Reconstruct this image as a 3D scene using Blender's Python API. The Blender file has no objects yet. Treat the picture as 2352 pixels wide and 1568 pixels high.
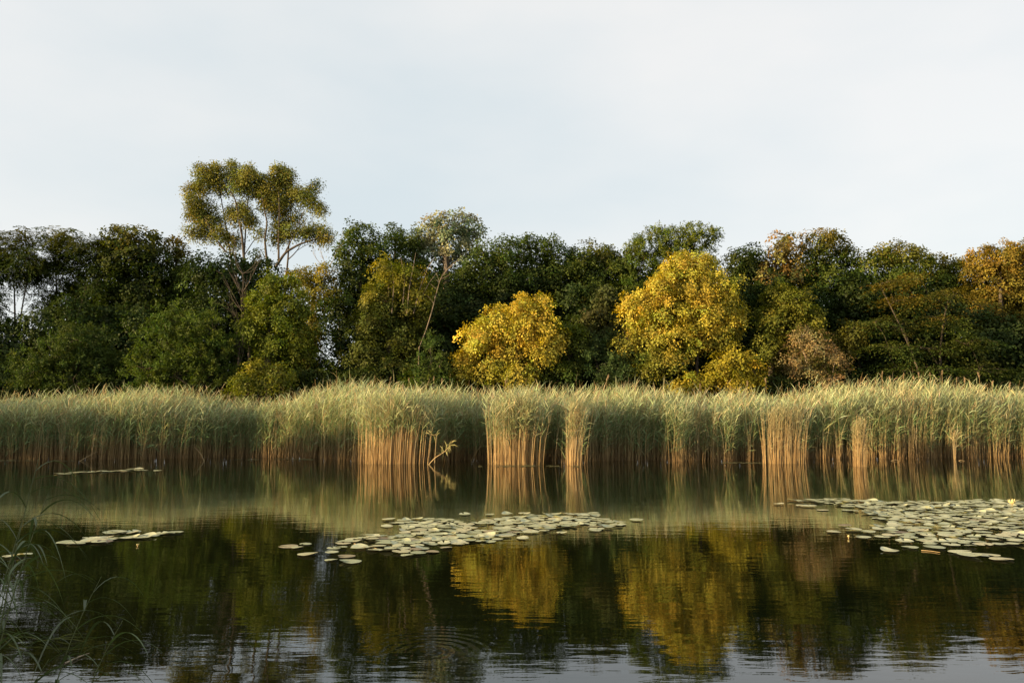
import bpy, math, random
import numpy as np

# ------------------------------------------------------------------ camera, sky, sun, exposure
SC = bpy.context.scene
COL = SC.collection
R = math.radians
rng = np.random.default_rng(7)
random.seed(7)

CAM_H = 2.2
PITCH = R(5.02)
cam_data = bpy.data.cameras.new('camera')
cam_data.sensor_width = 36.0
cam_data.lens = 28.0
cam_data.clip_start = 0.05
cam_data.clip_end = 6000.0
cam = bpy.data.objects.new('camera', cam_data)
COL.objects.link(cam)
cam.location = (0, 0, CAM_H)
cam.rotation_euler = (math.pi / 2 + PITCH, 0, 0)
SC.camera = cam

SUN_EL, SUN_ROT = 10.0, 247.0            # degrees; rotation clockwise from +Y
world = bpy.data.worlds.new('World')
SC.world = world
world.use_nodes = True
wn, wl = world.node_tree.nodes, world.node_tree.links
wn.clear()
w_out = wn.new('ShaderNodeOutputWorld')
sky = wn.new('ShaderNodeTexSky')
sky.sky_type = 'NISHITA'
sky.sun_disc = False
sky.sun_elevation = R(SUN_EL)
sky.sun_rotation = R(SUN_ROT)
sky.air_density = 1.0
sky.dust_density = 1.5
bg_sky = wn.new('ShaderNodeBackground')
bg_sky.inputs['Strength'].default_value = 0.08
wl.new(sky.outputs['Color'], bg_sky.inputs['Color'])
tc = wn.new('ShaderNodeTexCoord')
mp = wn.new('ShaderNodeMapping')
mp.inputs['Scale'].default_value = (1.1, 1.1, 2.6)
mp.inputs['Location'].default_value = (3.1, 0.4, 1.7)
mp.inputs['Rotation'].default_value = (0.0, R(-14), 0.0)
wl.new(tc.outputs['Generated'], mp.inputs['Vector'])
nz = wn.new('ShaderNodeTexNoise')
nz.inputs['Scale'].default_value = 1.6
nz.inputs['Detail'].default_value = 5.0
nz.inputs['Roughness'].default_value = 0.5
wl.new(mp.outputs['Vector'], nz.inputs['Vector'])
ramp = wn.new('ShaderNodeValToRGB')
ramp.color_ramp.elements[0].position = 0.32
ramp.color_ramp.elements[0].color = (0.70, 0.77, 0.80, 1)
ramp.color_ramp.elements[1].position = 0.68
ramp.color_ramp.elements[1].color = (0.90, 0.89, 0.87, 1)
wl.new(nz.outputs['Fac'], ramp.inputs['Fac'])
bg_veil = wn.new('ShaderNodeBackground')
bg_veil.inputs['Strength'].default_value = 0.50
wl.new(ramp.outputs['Color'], bg_veil.inputs['Color'])
mixs = wn.new('ShaderNodeMixShader')
mixs.inputs['Fac'].default_value = 0.82
wl.new(bg_sky.outputs[0], mixs.inputs[1])
wl.new(bg_veil.outputs[0], mixs.inputs[2])
wl.new(mixs.outputs[0], w_out.inputs['Surface'])

sun_data = bpy.data.lights.new('sun', 'SUN')
sun_data.energy = 5.0
sun_data.angle = R(0.6)
sun_data.color = (1.0, 0.74, 0.40)
sun = bpy.data.objects.new('sun', sun_data)
COL.objects.link(sun)
from mathutils import Vector
SUN_DIR = Vector((math.sin(R(SUN_ROT)) * math.cos(R(SUN_EL)), math.cos(R(SUN_ROT)) * math.cos(R(SUN_EL)), math.sin(R(SUN_EL))))
sun.rotation_euler = (-SUN_DIR).to_track_quat('-Z', 'Y').to_euler()
sun.location = SUN_DIR * 120

vs = SC.view_settings
vs.view_transform = 'Standard'
vs.look = 'None'
vs.gamma = 1.0
vs.exposure = 1.18
vs.use_curve_mapping = False
SC.render.engine = 'CYCLES'
SC.cycles.max_bounces = 8
SC.cycles.transparent_max_bounces = 4
SC.cycles.use_denoising = True

# ------------------------------------------------------------------ pixel -> place (photo measured on a 2352 x 1568 grid)
FPX = 2352 * 28.0 / 36.0


def ray(px, py):
    u = (px - 1176.0) / FPX
    v = (784.0 - py) / FPX
    return (u, math.cos(PITCH) - v * math.sin(PITCH), math.sin(PITCH) + v * math.cos(PITCH))


def at(px, py, Y):
    d = ray(px, py)
    t = Y / d[1]
    return np.array((d[0] * t, Y, CAM_H + d[2] * t))


def on_water(px, py, z=0.0):
    d = ray(px, py)
    t = (z - CAM_H) / d[2]
    return np.array((d[0] * t, d[1] * t, z))


# ------------------------------------------------------------------ helpers
def set_props(o, label=None, cat=None, group=None, kind=None):
    if label: o['label'] = label
    if cat: o['category'] = cat
    if group: o['group'] = group
    if kind: o['kind'] = kind
    return o


def empty(name, loc, rz=0.0):
    o = bpy.data.objects.new(name, None)
    o.empty_display_size = 0.2
    COL.objects.link(o)
    o.location = loc
    o.rotation_euler = (0, 0, rz)
    return o


def mesh_np(name, verts, faces, mat, cols=None, smooth=False):
    """faces: list of int arrays (n,3) and/or (n,4)"""
    me = bpy.data.meshes.new(name)
    verts = np.asarray(verts, dtype=np.float32)
    me.vertices.add(len(verts))
    me.vertices.foreach_set('co', verts.ravel())
    faces = [np.asarray(f, dtype=np.int32) for f in faces if len(f)]
    loops = np.concatenate([f.ravel() for f in faces])
    totals = np.concatenate([np.full(len(f), f.shape[1], dtype=np.int32) for f in faces])
    starts = np.concatenate(([0], np.cumsum(totals)[:-1])).astype(np.int32)
    me.loops.add(len(loops))
    me.loops.foreach_set('vertex_index', loops)
    me.polygons.add(len(totals))
    me.polygons.foreach_set('loop_start', starts)
    me.polygons.foreach_set('loop_total', totals)
    if smooth:
        me.polygons.foreach_set('use_smooth', np.ones(len(totals), dtype=bool))
    if cols is not None:
        a = me.attributes.new('col', 'FLOAT_COLOR', 'POINT')
        c4 = np.ones((len(verts), 4), dtype=np.float32)
        c4[:, :3] = cols
        a.data.foreach_set('color', c4.ravel())
    me.update(calc_edges=True)
    me.materials.append(mat)
    return me


def obj(name, me, parent=None, loc=None):
    o = bpy.data.objects.new(name, me)
    COL.objects.link(o)
    if loc is not None:
        o.location = loc
    if parent is not None:
        o.parent = parent
    return o


def unit(a):
    return a / np.maximum(np.linalg.norm(a, axis=-1, keepdims=True), 1e-9)


class Tubes:
    def __init__(self):
        self.v, self.f, self.n, self.c = [], [], 0, []

    def add(self, pts, radii, sides=5, col=None):
        pts = np.asarray(pts, float)
        k = len(pts)
        tan = unit(np.gradient(pts, axis=0))
        ref = np.array((0.31, 0.95, 0.12))
        a = unit(np.cross(tan, ref))
        b = np.cross(tan, a)
        ang = np.linspace(0, 2 * np.pi, sides, endpoint=False)
        ring = (np.cos(ang)[None, :, None] * a[:, None, :] + np.sin(ang)[None, :, None] * b[:, None, :])
        vv = pts[:, None, :] + ring * np.asarray(radii, float)[:, None, None]
        self.v.append(vv.reshape(-1, 3))
        i = np.arange(k - 1)[:, None] * sides
        j = np.arange(sides)[None, :]
        j2 = (j + 1) % sides
        f = np.stack((i + j, i + j2, i + sides + j2, i + sides + j), -1).reshape(-1, 4) + self.n
        self.f.append(f)
        self.n += k * sides
        if col is not None:
            self.c.append(np.tile(np.asarray(col, float), (k * sides, 1)))

    def mesh(self, name, mat):
        cols = np.concatenate(self.c) if self.c else None
        return mesh_np(name, np.concatenate(self.v), [np.concatenate(self.f)], mat, cols, smooth=True)


# ------------------------------------------------------------------ materials
def new_mat(name):
    m = bpy.data.materials.new(name)
    m.use_nodes = True
    m.node_tree.nodes.clear()
    return m, m.node_tree.nodes, m.node_tree.links


def leaf_material(name, transl=0.35, gloss=0.08, rough=0.45):
    m, n, l = new_mat(name)
    out = n.new('ShaderNodeOutputMaterial')
    at_ = n.new('ShaderNodeAttribute'); at_.attribute_name = 'col'
    dif = n.new('ShaderNodeBsdfDiffuse')
    tr = n.new('ShaderNodeBsdfTranslucent')
    hs = n.new('ShaderNodeHueSaturation')
    hs.inputs['Saturation'].default_value = 1.15
    hs.inputs['Value'].default_value = 1.1
    gl = n.new('ShaderNodeBsdfGlossy'); gl.inputs['Roughness'].default_value = rough
    gl.inputs['Color'].default_value = (0.8, 0.8, 0.8, 1)
    m1 = n.new('ShaderNodeMixShader'); m1.inputs['Fac'].default_value = transl
    m2 = n.new('ShaderNodeMixShader'); m2.inputs['Fac'].default_value = gloss
    l.new(at_.outputs['Color'], dif.inputs['Color'])
    l.new(at_.outputs['Color'], hs.inputs['Color'])
    l.new(hs.outputs['Color'], tr.inputs['Color'])
    l.new(dif.outputs[0], m1.inputs[1]); l.new(tr.outputs[0], m1.inputs[2])
    l.new(m1.outputs[0], m2.inputs[1]); l.new(gl.outputs[0], m2.inputs[2])
    l.new(m2.outputs[0], out.inputs['Surface'])
    return m


M_LEAF = leaf_material('foliage', 0.34, 0.012, 0.6)
M_REED = leaf_material('reed', 0.28, 0.02, 0.5)
M_BLADE = leaf_material('reed_blade', 0.30, 0.07, 0.35)


def bark_material(name, c1, c2, scale=9.0):
    m, n, l = new_mat(name)
    out = n.new('ShaderNodeOutputMaterial')
    p = n.new('ShaderNodeBsdfPrincipled'); p.inputs['Roughness'].default_value = 0.9
    tcn = n.new('ShaderNodeTexCoord')
    mpn = n.new('ShaderNodeMapping'); mpn.inputs['Scale'].default_value = (scale, scale, scale * 0.25)
    nn = n.new('ShaderNodeTexNoise'); nn.inputs['Scale'].default_value = 1.0; nn.inputs['Detail'].default_value = 6
    rp = n.new('ShaderNodeValToRGB')
    rp.color_ramp.elements[0].position = 0.35; rp.color_ramp.elements[0].color = (*c1, 1)
    rp.color_ramp.elements[1].position = 0.7; rp.color_ramp.elements[1].color = (*c2, 1)
    bp = n.new('ShaderNodeBump'); bp.inputs['Strength'].default_value = 0.6; bp.inputs['Distance'].default_value = 0.03
    l.new(tcn.outputs['Object'], mpn.inputs['Vector']); l.new(mpn.outputs['Vector'], nn.inputs['Vector'])
    l.new(nn.outputs['Fac'], rp.inputs['Fac']); l.new(rp.outputs['Color'], p.inputs['Base Color'])
    l.new(nn.outputs['Fac'], bp.inputs['Height']); l.new(bp.outputs['Normal'], p.inputs['Normal'])
    l.new(p.outputs[0], out.inputs['Surface'])
    return m


M_BARK = bark_material('bark', (0.035, 0.026, 0.018), (0.12, 0.09, 0.06))
M_PALEBARK = bark_material('pale_bark', (0.12, 0.09, 0.06), (0.30, 0.23, 0.16))
M_DEADWOOD = bark_material('dead_wood', (0.16, 0.12, 0.08), (0.36, 0.28, 0.19), 14)


def ground_material():
    m, n, l = new_mat('ground_earth_and_grass')
    out = n.new('ShaderNodeOutputMaterial')
    p = n.new('ShaderNodeBsdfPrincipled'); p.inputs['Roughness'].default_value = 0.95
    tcn = n.new('ShaderNodeTexCoord')
    n1 = n.new('ShaderNodeTexNoise'); n1.inputs['Scale'].default_value = 0.5; n1.inputs['Detail'].default_value = 8
    n2 = n.new('ShaderNodeTexNoise'); n2.inputs['Scale'].default_value = 9.0; n2.inputs['Detail'].default_value = 6
    rp = n.new('ShaderNodeValToRGB')
    rp.color_ramp.elements[0].position = 0.38; rp.color_ramp.elements[0].color = (0.05, 0.04, 0.022, 1)
    rp.color_ramp.elements[1].position = 0.6; rp.color_ramp.elements[1].color = (0.055, 0.075, 0.022, 1)
    mx = n.new('ShaderNodeMixRGB'); mx.blend_type = 'MULTIPLY'; mx.inputs['Fac'].default_value = 0.6
    bp = n.new('ShaderNodeBump'); bp.inputs['Strength'].default_value = 0.7; bp.inputs['Distance'].default_value = 0.05
    for q in (n1, n2): l.new(tcn.outputs['Object'], q.inputs['Vector'])
    l.new(n1.outputs['Fac'], rp.inputs['Fac'])
    l.new(rp.outputs['Color'], mx.inputs['Color1']); l.new(n2.outputs['Fac'], mx.inputs['Color2'])
    l.new(mx.outputs['Color'], p.inputs['Base Color'])
    l.new(n2.outputs['Fac'], bp.inputs['Height']); l.new(bp.outputs['Normal'], p.inputs['Normal'])
    l.new(p.outputs[0], out.inputs['Surface'])
    return m


RIPPLE = on_water(985, 1497)


def water_material():
    m, n, l = new_mat('pond_water')
    out = n.new('ShaderNodeOutputMaterial')
    p = n.new('ShaderNodeBsdfPrincipled')
    p.inputs['Base Color'].default_value = (0.006, 0.007, 0.002, 1)
    p.inputs['Roughness'].default_value = 0.012
    p.inputs['IOR'].default_value = 1.68
    tcn = n.new('ShaderNodeTexCoord')
    # gentle wind ripples, long crests across the view
    m1 = n.new('ShaderNodeMapping'); m1.inputs['Scale'].default_value = (1.1, 4.2, 1)
    m1.inputs['Rotation'].default_value = (0, 0, R(6))
    n1 = n.new('ShaderNodeTexNoise'); n1.inputs['Scale'].default_value = 1.3; n1.inputs['Detail'].default_value = 3.0
    m2 = n.new('ShaderNodeMapping'); m2.inputs['Scale'].default_value = (0.5, 0.9, 1)
    n2 = n.new('ShaderNodeTexNoise'); n2.inputs['Scale'].default_value = 0.9; n2.inputs['Detail'].default_value = 2.0
    l.new(tcn.outputs['Object'], m1.inputs['Vector']); l.new(m1.outputs['Vector'], n1.inputs['Vector'])
    l.new(tcn.outputs['Object'], m2.inputs['Vector']); l.new(m2.outputs['Vector'], n2.inputs['Vector'])
    # one set of spreading rings
    sub = n.new('ShaderNodeVectorMath'); sub.operation = 'SUBTRACT'
    sub.inputs[1].default_value = (RIPPLE[0], RIPPLE[1], 0)
    ln = n.new('ShaderNodeVectorMath'); ln.operation = 'LENGTH'
    l.new(tcn.outputs['Object'], sub.inputs[0]); l.new(sub.outputs[0], ln.inputs[0])
    mul = n.new('ShaderNodeMath'); mul.operation = 'MULTIPLY'; mul.inputs[1].default_value = 2 * math.pi / 0.11
    sn = n.new('ShaderNodeMath'); sn.operation = 'SINE'
    fall = n.new('ShaderNodeMapRange'); fall.interpolation_type = 'SMOOTHSTEP'
    fall.inputs['From Min'].default_value = 0.95; fall.inputs['From Max'].default_value = 0.25
    fall.inputs['To Min'].default_value = 0.0; fall.inputs['To Max'].default_value = 0.0006
    l.new(ln.outputs['Value'], mul.inputs[0]); l.new(mul.outputs[0], sn.inputs[0]); l.new(ln.outputs['Value'], fall.inputs['Value'])
    ring = n.new('ShaderNodeMath'); ring.operation = 'MULTIPLY'
    l.new(sn.outputs[0], ring.inputs[0])
    rm = n.new('ShaderNodeMath'); rm.operation = 'MULTIPLY'
    rx_ = n.new('ShaderNodeMapRange'); rx_.inputs['From Min'].default_value = 0.42; rx_.inputs['From Max'].default_value = 0.62
    l.new(n2.outputs['Fac'], rx_.inputs['Value'])
    l.new(fall.outputs[0], rm.inputs[0]); l.new(rx_.outputs[0], rm.inputs[1]); l.new(rm.outputs[0], ring.inputs[1])
    s1 = n.new('ShaderNodeMath'); s1.operation = 'MULTIPLY'; s1.inputs[1].default_value = 0.0020
    s2 = n.new('ShaderNodeMath'); s2.operation = 'MULTIPLY_ADD'; s2.inputs[1].default_value = 0.0035
    l.new(n1.outputs['Fac'], s1.inputs[0]); l.new(n2.outputs['Fac'], s2.inputs[0]); l.new(s1.outputs[0], s2.inputs[2])
    ad = n.new('ShaderNodeMath'); ad.operation = 'ADD'
    l.new(s2.outputs[0], ad.inputs[0]); l.new(ring.outputs[0], ad.inputs[1])
    bp = n.new('ShaderNodeBump'); bp.inputs['Strength'].default_value = 1.0; bp.inputs['Distance'].default_value = 1.0
    l.new(ad.outputs[0], bp.inputs['Height']); l.new(bp.outputs['Normal'], p.inputs['Normal'])
    l.new(p.outputs[0], out.inputs['Surface'])
    return m


def pad_material():
    m, n, l = new_mat('lily_pad_leaf')
    out = n.new('ShaderNodeOutputMaterial')
    p = n.new('ShaderNodeBsdfPrincipled')
    p.inputs['Roughness'].default_value = 0.36
    p.inputs['IOR'].default_value = 1.5
    oi = n.new('ShaderNodeObjectInfo')
    rp = n.new('ShaderNodeValToRGB')
    e = rp.color_ramp.elements
    e[0].position = 0.0; e[0].color = (0.34, 0.36, 0.19, 1)
    e[1].position = 0.62; e[1].color = (0.52, 0.50, 0.28, 1)
    x = e.new(0.90); x.color = (0.48, 0.42, 0.22, 1)
    x = e.new(0.98); x.color = (0.19, 0.13, 0.065, 1)
    tcn = n.new('ShaderNodeTexCoord')
    nn = n.new('ShaderNodeTexNoise'); nn.inputs['Scale'].default_value = 5.0; nn.inputs['Detail'].default_value = 5
    mx = n.new('ShaderNodeMixRGB'); mx.blend_type = 'MULTIPLY'; mx.inputs['Fac'].default_value = 0.5
    r2 = n.new('ShaderNodeValToRGB')
    r2.color_ramp.elements[0].position = 0.32; r2.color_ramp.elements[0].color = (0.55, 0.42, 0.25, 1)
    r2.color_ramp.elements[1].position = 0.5; r2.color_ramp.elements[1].color = (1, 1, 1, 1)
    bp = n.new('ShaderNodeBump'); bp.inputs['Strength'].default_value = 0.4; bp.inputs['Distance'].default_value = 0.01
    l.new(oi.outputs['Random'], rp.inputs['Fac'])
    l.new(tcn.outputs['Object'], nn.inputs['Vector']); l.new(nn.outputs['Fac'], r2.inputs['Fac'])
    l.new(rp.outputs['Color'], mx.inputs['Color1']); l.new(r2.outputs['Color'], mx.inputs['Color2'])
    l.new(mx.outputs['Color'], p.inputs['Base Color'])
    l.new(nn.outputs['Fac'], bp.inputs['Height']); l.new(bp.outputs['Normal'], p.inputs['Normal'])
    l.new(p.outputs[0], out.inputs['Surface'])
    return m


def plain_material(name, c, rough=0.6, spec_noise=12.0):
    m, n, l = new_mat(name)
    out = n.new('ShaderNodeOutputMaterial')
    p = n.new('ShaderNodeBsdfPrincipled'); p.inputs['Roughness'].default_value = rough
    tcn = n.new('ShaderNodeTexCoord')
    nn = n.new('ShaderNodeTexNoise'); nn.inputs['Scale'].default_value = spec_noise; nn.inputs['Detail'].default_value = 4
    rp = n.new('ShaderNodeValToRGB')
    rp.color_ramp.elements[0].position = 0.3; rp.color_ramp.elements[0].color = (c[0] * .65, c[1] * .65, c[2] * .6, 1)
    rp.color_ramp.elements[1].position = 0.7; rp.color_ramp.elements[1].color = (*c, 1)
    l.new(tcn.outputs['Object'], nn.inputs['Vector']); l.new(nn.outputs['Fac'], rp.inputs['Fac'])
    l.new(rp.outputs['Color'], p.inputs['Base Color']); l.new(p.outputs[0], out.inputs['Surface'])
    return m


M_GROUND = ground_material()
M_WATER = water_material()
M_PAD = pad_material()
M_PETAL = plain_material('lily_petal', (0.72, 0.62, 0.30), 0.5)
M_DUCKWEED = plain_material('duckweed', (0.17, 0.15, 0.045), 0.7, 30)
M_DRYREED = plain_material('dry_reed', (0.42, 0.29, 0.13), 0.7, 20)

# ------------------------------------------------------------------ the shape of the pond
EDGE_PX = [(-500, 1054), (0, 1055), (300, 1056), (420, 1054), (550, 1050), (700, 1053), (760, 1056), (850, 1063), (960, 1066), (1000, 1063),
           (1035, 1058), (1120, 1058), (1140, 1063), (1190, 1066), (1232, 1065), (1245, 1060), (1290, 1060), (1300, 1066), (1330, 1067),
           (1342, 1060), (1480, 1059), (1520, 1059), (1560, 1061), (1600, 1058), (1680, 1060), (1710, 1059), (1760, 1057), (1860, 1055),
           (2000, 1054), (2200, 1053), (2352, 1052), (2900, 1052)]
_e = np.array([on_water(*p) for p in EDGE_PX])


def reed_front(x):
    return np.interp(x, _e[:, 0], _e[:, 1])


def near_edge(x):
    return 4.6 + 0.5 * np.sin(x * 0.35 + 1.0) + np.where(x < -2.2, np.minimum((-2.2 - x) * 0.5, 3.0), 0) + np.where(x > 5, np.minimum((x - 5) * 0.08, 1.5), 0)


def ground_height(x, y):
    far = y - (reed_front(np.clip(x, -40, 60)) + 2.6)
    near = near_edge(x) - y
    left = -38.0 + 2.0 * np.sin(y * 0.21) - x
    right = x - 64.0
    s = np.maximum.reduce([far, near, left, right])
    up = 0.55 * (1 - np.exp(-np.maximum(s, 0) / 4.0))
    down = -0.9 * (1 - np.exp(np.minimum(s, 0) / 3.0))
    wob = 0.05 * np.sin(x * 1.7 + y * 0.6) * np.cos(y * 1.3 - x * 0.4)
    return np.where(s > 0, up, down) + wob * np.clip(np.abs(s), 0, 1)


gx = np.concatenate((np.linspace(-2500, -80, 14), np.linspace(-70, 90, 161), np.linspace(100, 2500, 14)))
gy = np.concatenate((np.linspace(-600, -40, 8), np.linspace(-30, 70, 121), np.linspace(80, 4000, 18)))
GX, GY = np.meshgrid(gx, gy)
GZ = ground_height(GX, GY)
nv = len(gx)
ii = np.arange(len(gy) - 1)[:, None] * nv + np.arange(nv - 1)[None, :]
gf = np.stack((ii, ii + 1, ii + nv + 1, ii + nv), -1).reshape(-1, 4)
g = obj('ground', mesh_np('ground', np.stack((GX, GY, GZ), -1).reshape(-1, 3), [gf], M_GROUND, smooth=True))
set_props(g, kind='structure')

wv = np.array([(-60, -3, 0), (90, -3, 0), (90, 52, 0), (-60, 52, 0)])
w = obj('water', mesh_np('water', wv, [np.array([[0, 1, 2, 3]])], M_WATER))
set_props(w, kind='structure')

# ------------------------------------------------------------------ foliage
STY = {  # leaf length, width, cluster radius, leaves per cluster, flatten, leaf area index, mode
    'broad':     (0.145, 0.098, 0.40, 52, 0.50, 4.8, 'ball'),
    'maple':     (0.165, 0.125, 0.40, 42, 0.45, 4.8, 'ball'),
    'boxelder':  (0.125, 0.080, 0.33, 48, 0.55, 5.3, 'ball'),
    'poplar':    (0.12, 0.075, 0.40, 50, 0.75, 4.0, 'ball'),
    'ailanthus': (0.17, 0.060, 0.62, 98, 0.40, 4.8, 'star'),
    'locust':    (0.15, 0.066, 0.85, 110, 0.12, 3.8, 'plate'),
    'willow':    (0.16, 0.050, 0.45, 64, 0.60, 4.4, 'spray'),
    'dry':       (0.10, 0.06, 0.26, 26, 0.90, 1.5, 'ball'),
    'shrub':     (0.14, 0.088, 0.36, 50, 0.60, 4.4, 'ball'),
    'deep':      (0.18, 0.120, 0.45, 46, 0.60, 4.4, 'ball'),
}


def rand_dir(n):
    return unit(rng.normal(size=(n, 3)))


def leaf_quads(pos, nrm, dirv, L, W, n_scale=None):
    n = len(pos)
    sc = rng.uniform(0.65, 1.3, (n, 1))
    d = unit(dirv - nrm * np.sum(dirv * nrm, 1, keepdims=True))
    s = np.cross(nrm, d)
    fold = rng.uniform(0.05, 0.35, (n, 1)) * W
    base = pos
    tip = pos + d * L * sc - nrm * fold * 0.8
    mid = pos + d * L * sc * 0.45 + nrm * fold
    lft = mid + s * W * 0.5 * sc
    rgt = mid - s * W * 0.5 * sc
    v = np.stack((base, rgt, tip, lft), 1).reshape(-1, 3)
    f = np.arange(n * 4).reshape(n, 4)
    return v, f


def make_crown(lobes, style, color, var, top_color=None, lai=1.0, tips=None):
    L, W, cr, per, flat, LAI, mode = STY[style]
    P, N, D, C = [], [], [], []
    zmin = min(c[2] - r[2] for c, r in lobes); zmax = max(c[2] + r[2] for c, r in lobes)
    color = np.array(color, float)
    for c, r in lobes:
        area = math.pi * r[0] * r[2]
        n_leaf = LAI * lai * area / (0.5 * L * W)
        nc = max(6, int(n_leaf / per))
        dirs = rand_dir(nc)
        bump = 1 + 0.16 * np.sin(dirs[:, 0] * 5.1 + c[0]) * np.cos(dirs[:, 2] * 4.3 + c[2]) + 0.10 * np.sin(dirs[:, 1] * 9 + c[1] * 3)
        rad = (rng.uniform(0.12, 1.0, nc) ** 0.42) * bump
        out = rng.random(nc) < 0.13                      # stray shoots beyond the outline
        rad = np.where(out, rng.uniform(1.0, 1.0 + min(0.45, 0.35 / max(r[0], 0.3)), nc), rad)
        cc = c + dirs * rad[:, None] * r
        if tips is not None:
            sel = rng.choice(nc, min(nc, 9), replace=False)
            tips.append((c, cc[sel]))
        axis = unit(dirs * (0.9, 0.9, 0.7) + np.array((0, 0, 0.55)) + rng.normal(size=(nc, 3)) * 0.35)
        cvar = rng.normal(size=(nc, 1)) * var + 1
        hue = rng.normal(size=(nc, 1)) * var * 0.5
        base = np.tile(color, (nc, 1))
        if top_color is not None:  # crown tops: leaf tint and low sunlight both mixed into the colour
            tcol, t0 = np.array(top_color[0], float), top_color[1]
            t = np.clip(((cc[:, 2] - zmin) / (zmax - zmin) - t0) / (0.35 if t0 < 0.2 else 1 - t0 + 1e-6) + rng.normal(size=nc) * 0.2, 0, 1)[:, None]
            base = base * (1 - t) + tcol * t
        ccol = base * np.clip(cvar, 0.45, 1.7)
        ccol[:, 0:1] *= 1 + hue
        ccol *= np.array((1.34, 1.30, 0.82))
        k = per
        a = np.repeat(axis, k, 0); p0 = np.repeat(cc, k, 0); od = np.repeat(dirs, k, 0)
        m = nc * k
        if mode in ('ball', 'plate'):
            if mode == 'plate':
                a = unit(np.array((0, 0, 1.0)) + rng.normal(size=(nc, 3)) * 0.22 + dirs * 0.25).repeat(k, 0)
            off = rng.normal(size=(m, 3)) * 0.52
            along = np.sum(off * a, 1, keepdims=True)
            off = (off - a * along) + a * along * flat
            # sprays sag towards their rim
            rr = np.linalg.norm(off, axis=1, keepdims=True)
            pos = p0 + off * cr - np.array((0, 0, 1.0)) * (rr ** 2) * cr * 0.25
            nrm = unit(a * 0.9 + rng.normal(size=(m, 3)) * (0.30 if mode == 'plate' else 0.40) + np.array((0, 0, 0.15)))
            dv = unit(off + od * 0.5 + rng.normal(size=(m, 3)) * 0.5 + np.array((0, 0, -0.35)))
        elif mode == 'star':
            nr = 7
            t_ = unit(np.cross(axis, rand_dir(nc)))
            b_ = np.cross(axis, t_)
            ri = np.tile(np.arange(k) % nr, nc)
            ph = np.repeat(rng.uniform(0, 6.28, nc), k) + ri * (6.283 / nr)
            rd = unit(np.repeat(t_, k, 0) * np.cos(ph)[:, None] + np.repeat(b_, k, 0) * np.sin(ph)[:, None] + a * 0.45)
            step = np.tile((np.arange(k) // nr), nc)
            side = np.where(step % 2 == 0, 1.0, -1.0)[:, None]
            tt = (0.18 + 0.82 * (step + 0.5) / (k / nr))[:, None]
            pos = p0 + rd * tt * cr - np.array((0, 0, 1.0)) * (tt ** 2) * cr * 0.45
            up = unit(a * 0.6 + np.array((0, 0, 0.8)) + rng.normal(size=(m, 3)) * 0.25)
            sd = np.cross(rd, up)
            dv = unit(sd * side + rd * 0.45 + np.array((0, 0, -0.35)))
            nrm = unit(up - dv * np.sum(up * dv, 1, keepdims=True) + rng.normal(size=(m, 3)) * 0.2)
        else:  # long shoots with narrow leaves
            ns = 5
            si = np.arange(k) % ns
            sdir = unit(axis[:, None, :] * 0.8 + rng.normal(size=(nc, ns, 3)) * 0.5 + np.array((0, 0, 0.25)))
            rd = sdir[:, si, :].reshape(-1, 3)
            tt = rng.uniform(0, 1, (m, 1))
            pos = p0 + rd * tt * cr * 1.3 - np.array((0, 0, 1.0)) * tt ** 2 * cr * 0.3 + rng.normal(size=(m, 3)) * 0.03
            dv = unit(rd * 0.8 + rng.normal(size=(m, 3)) * 0.6 + np.array((0, 0, -0.15)))
            nrm = unit(rng.normal(size=(m, 3)) + od * 0.8 + np.array((0, 0, 0.5)))
        P.append(pos); N.append(nrm); D.append(dv)
        C.append(np.repeat(ccol, k, 0) * rng.uniform(0.78, 1.22, (m, 1)))
    P, N, D, C = (np.concatenate(q) for q in (P, N, D, C))
    keep = P[:, 2] > 0.55
    P, N, D, C = P[keep], N[keep], D[keep], C[keep]
    v, f = leaf_quads(P, N, D, L, W)
    return v, f, np.repeat(np.clip(C, 0.004, 0.9), 4, 0)


def curve(p0, p1, sag, n=5, wob=0.05):
    p0 = np.asarray(p0, float); p1 = np.asarray(p1, float)
    t = np.linspace(0, 1, n)[:, None]
    ln = np.linalg.norm(p1 - p0)
    w_ = np.sin(t * np.pi) * rng.normal(size=(1, 3)) * wob * ln
    pts = p0 * (1 - t) + p1 * t + w_
    pts[:, 2] += (np.sin(t[:, 0] * np.pi)) * sag * ln
    return pts


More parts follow.
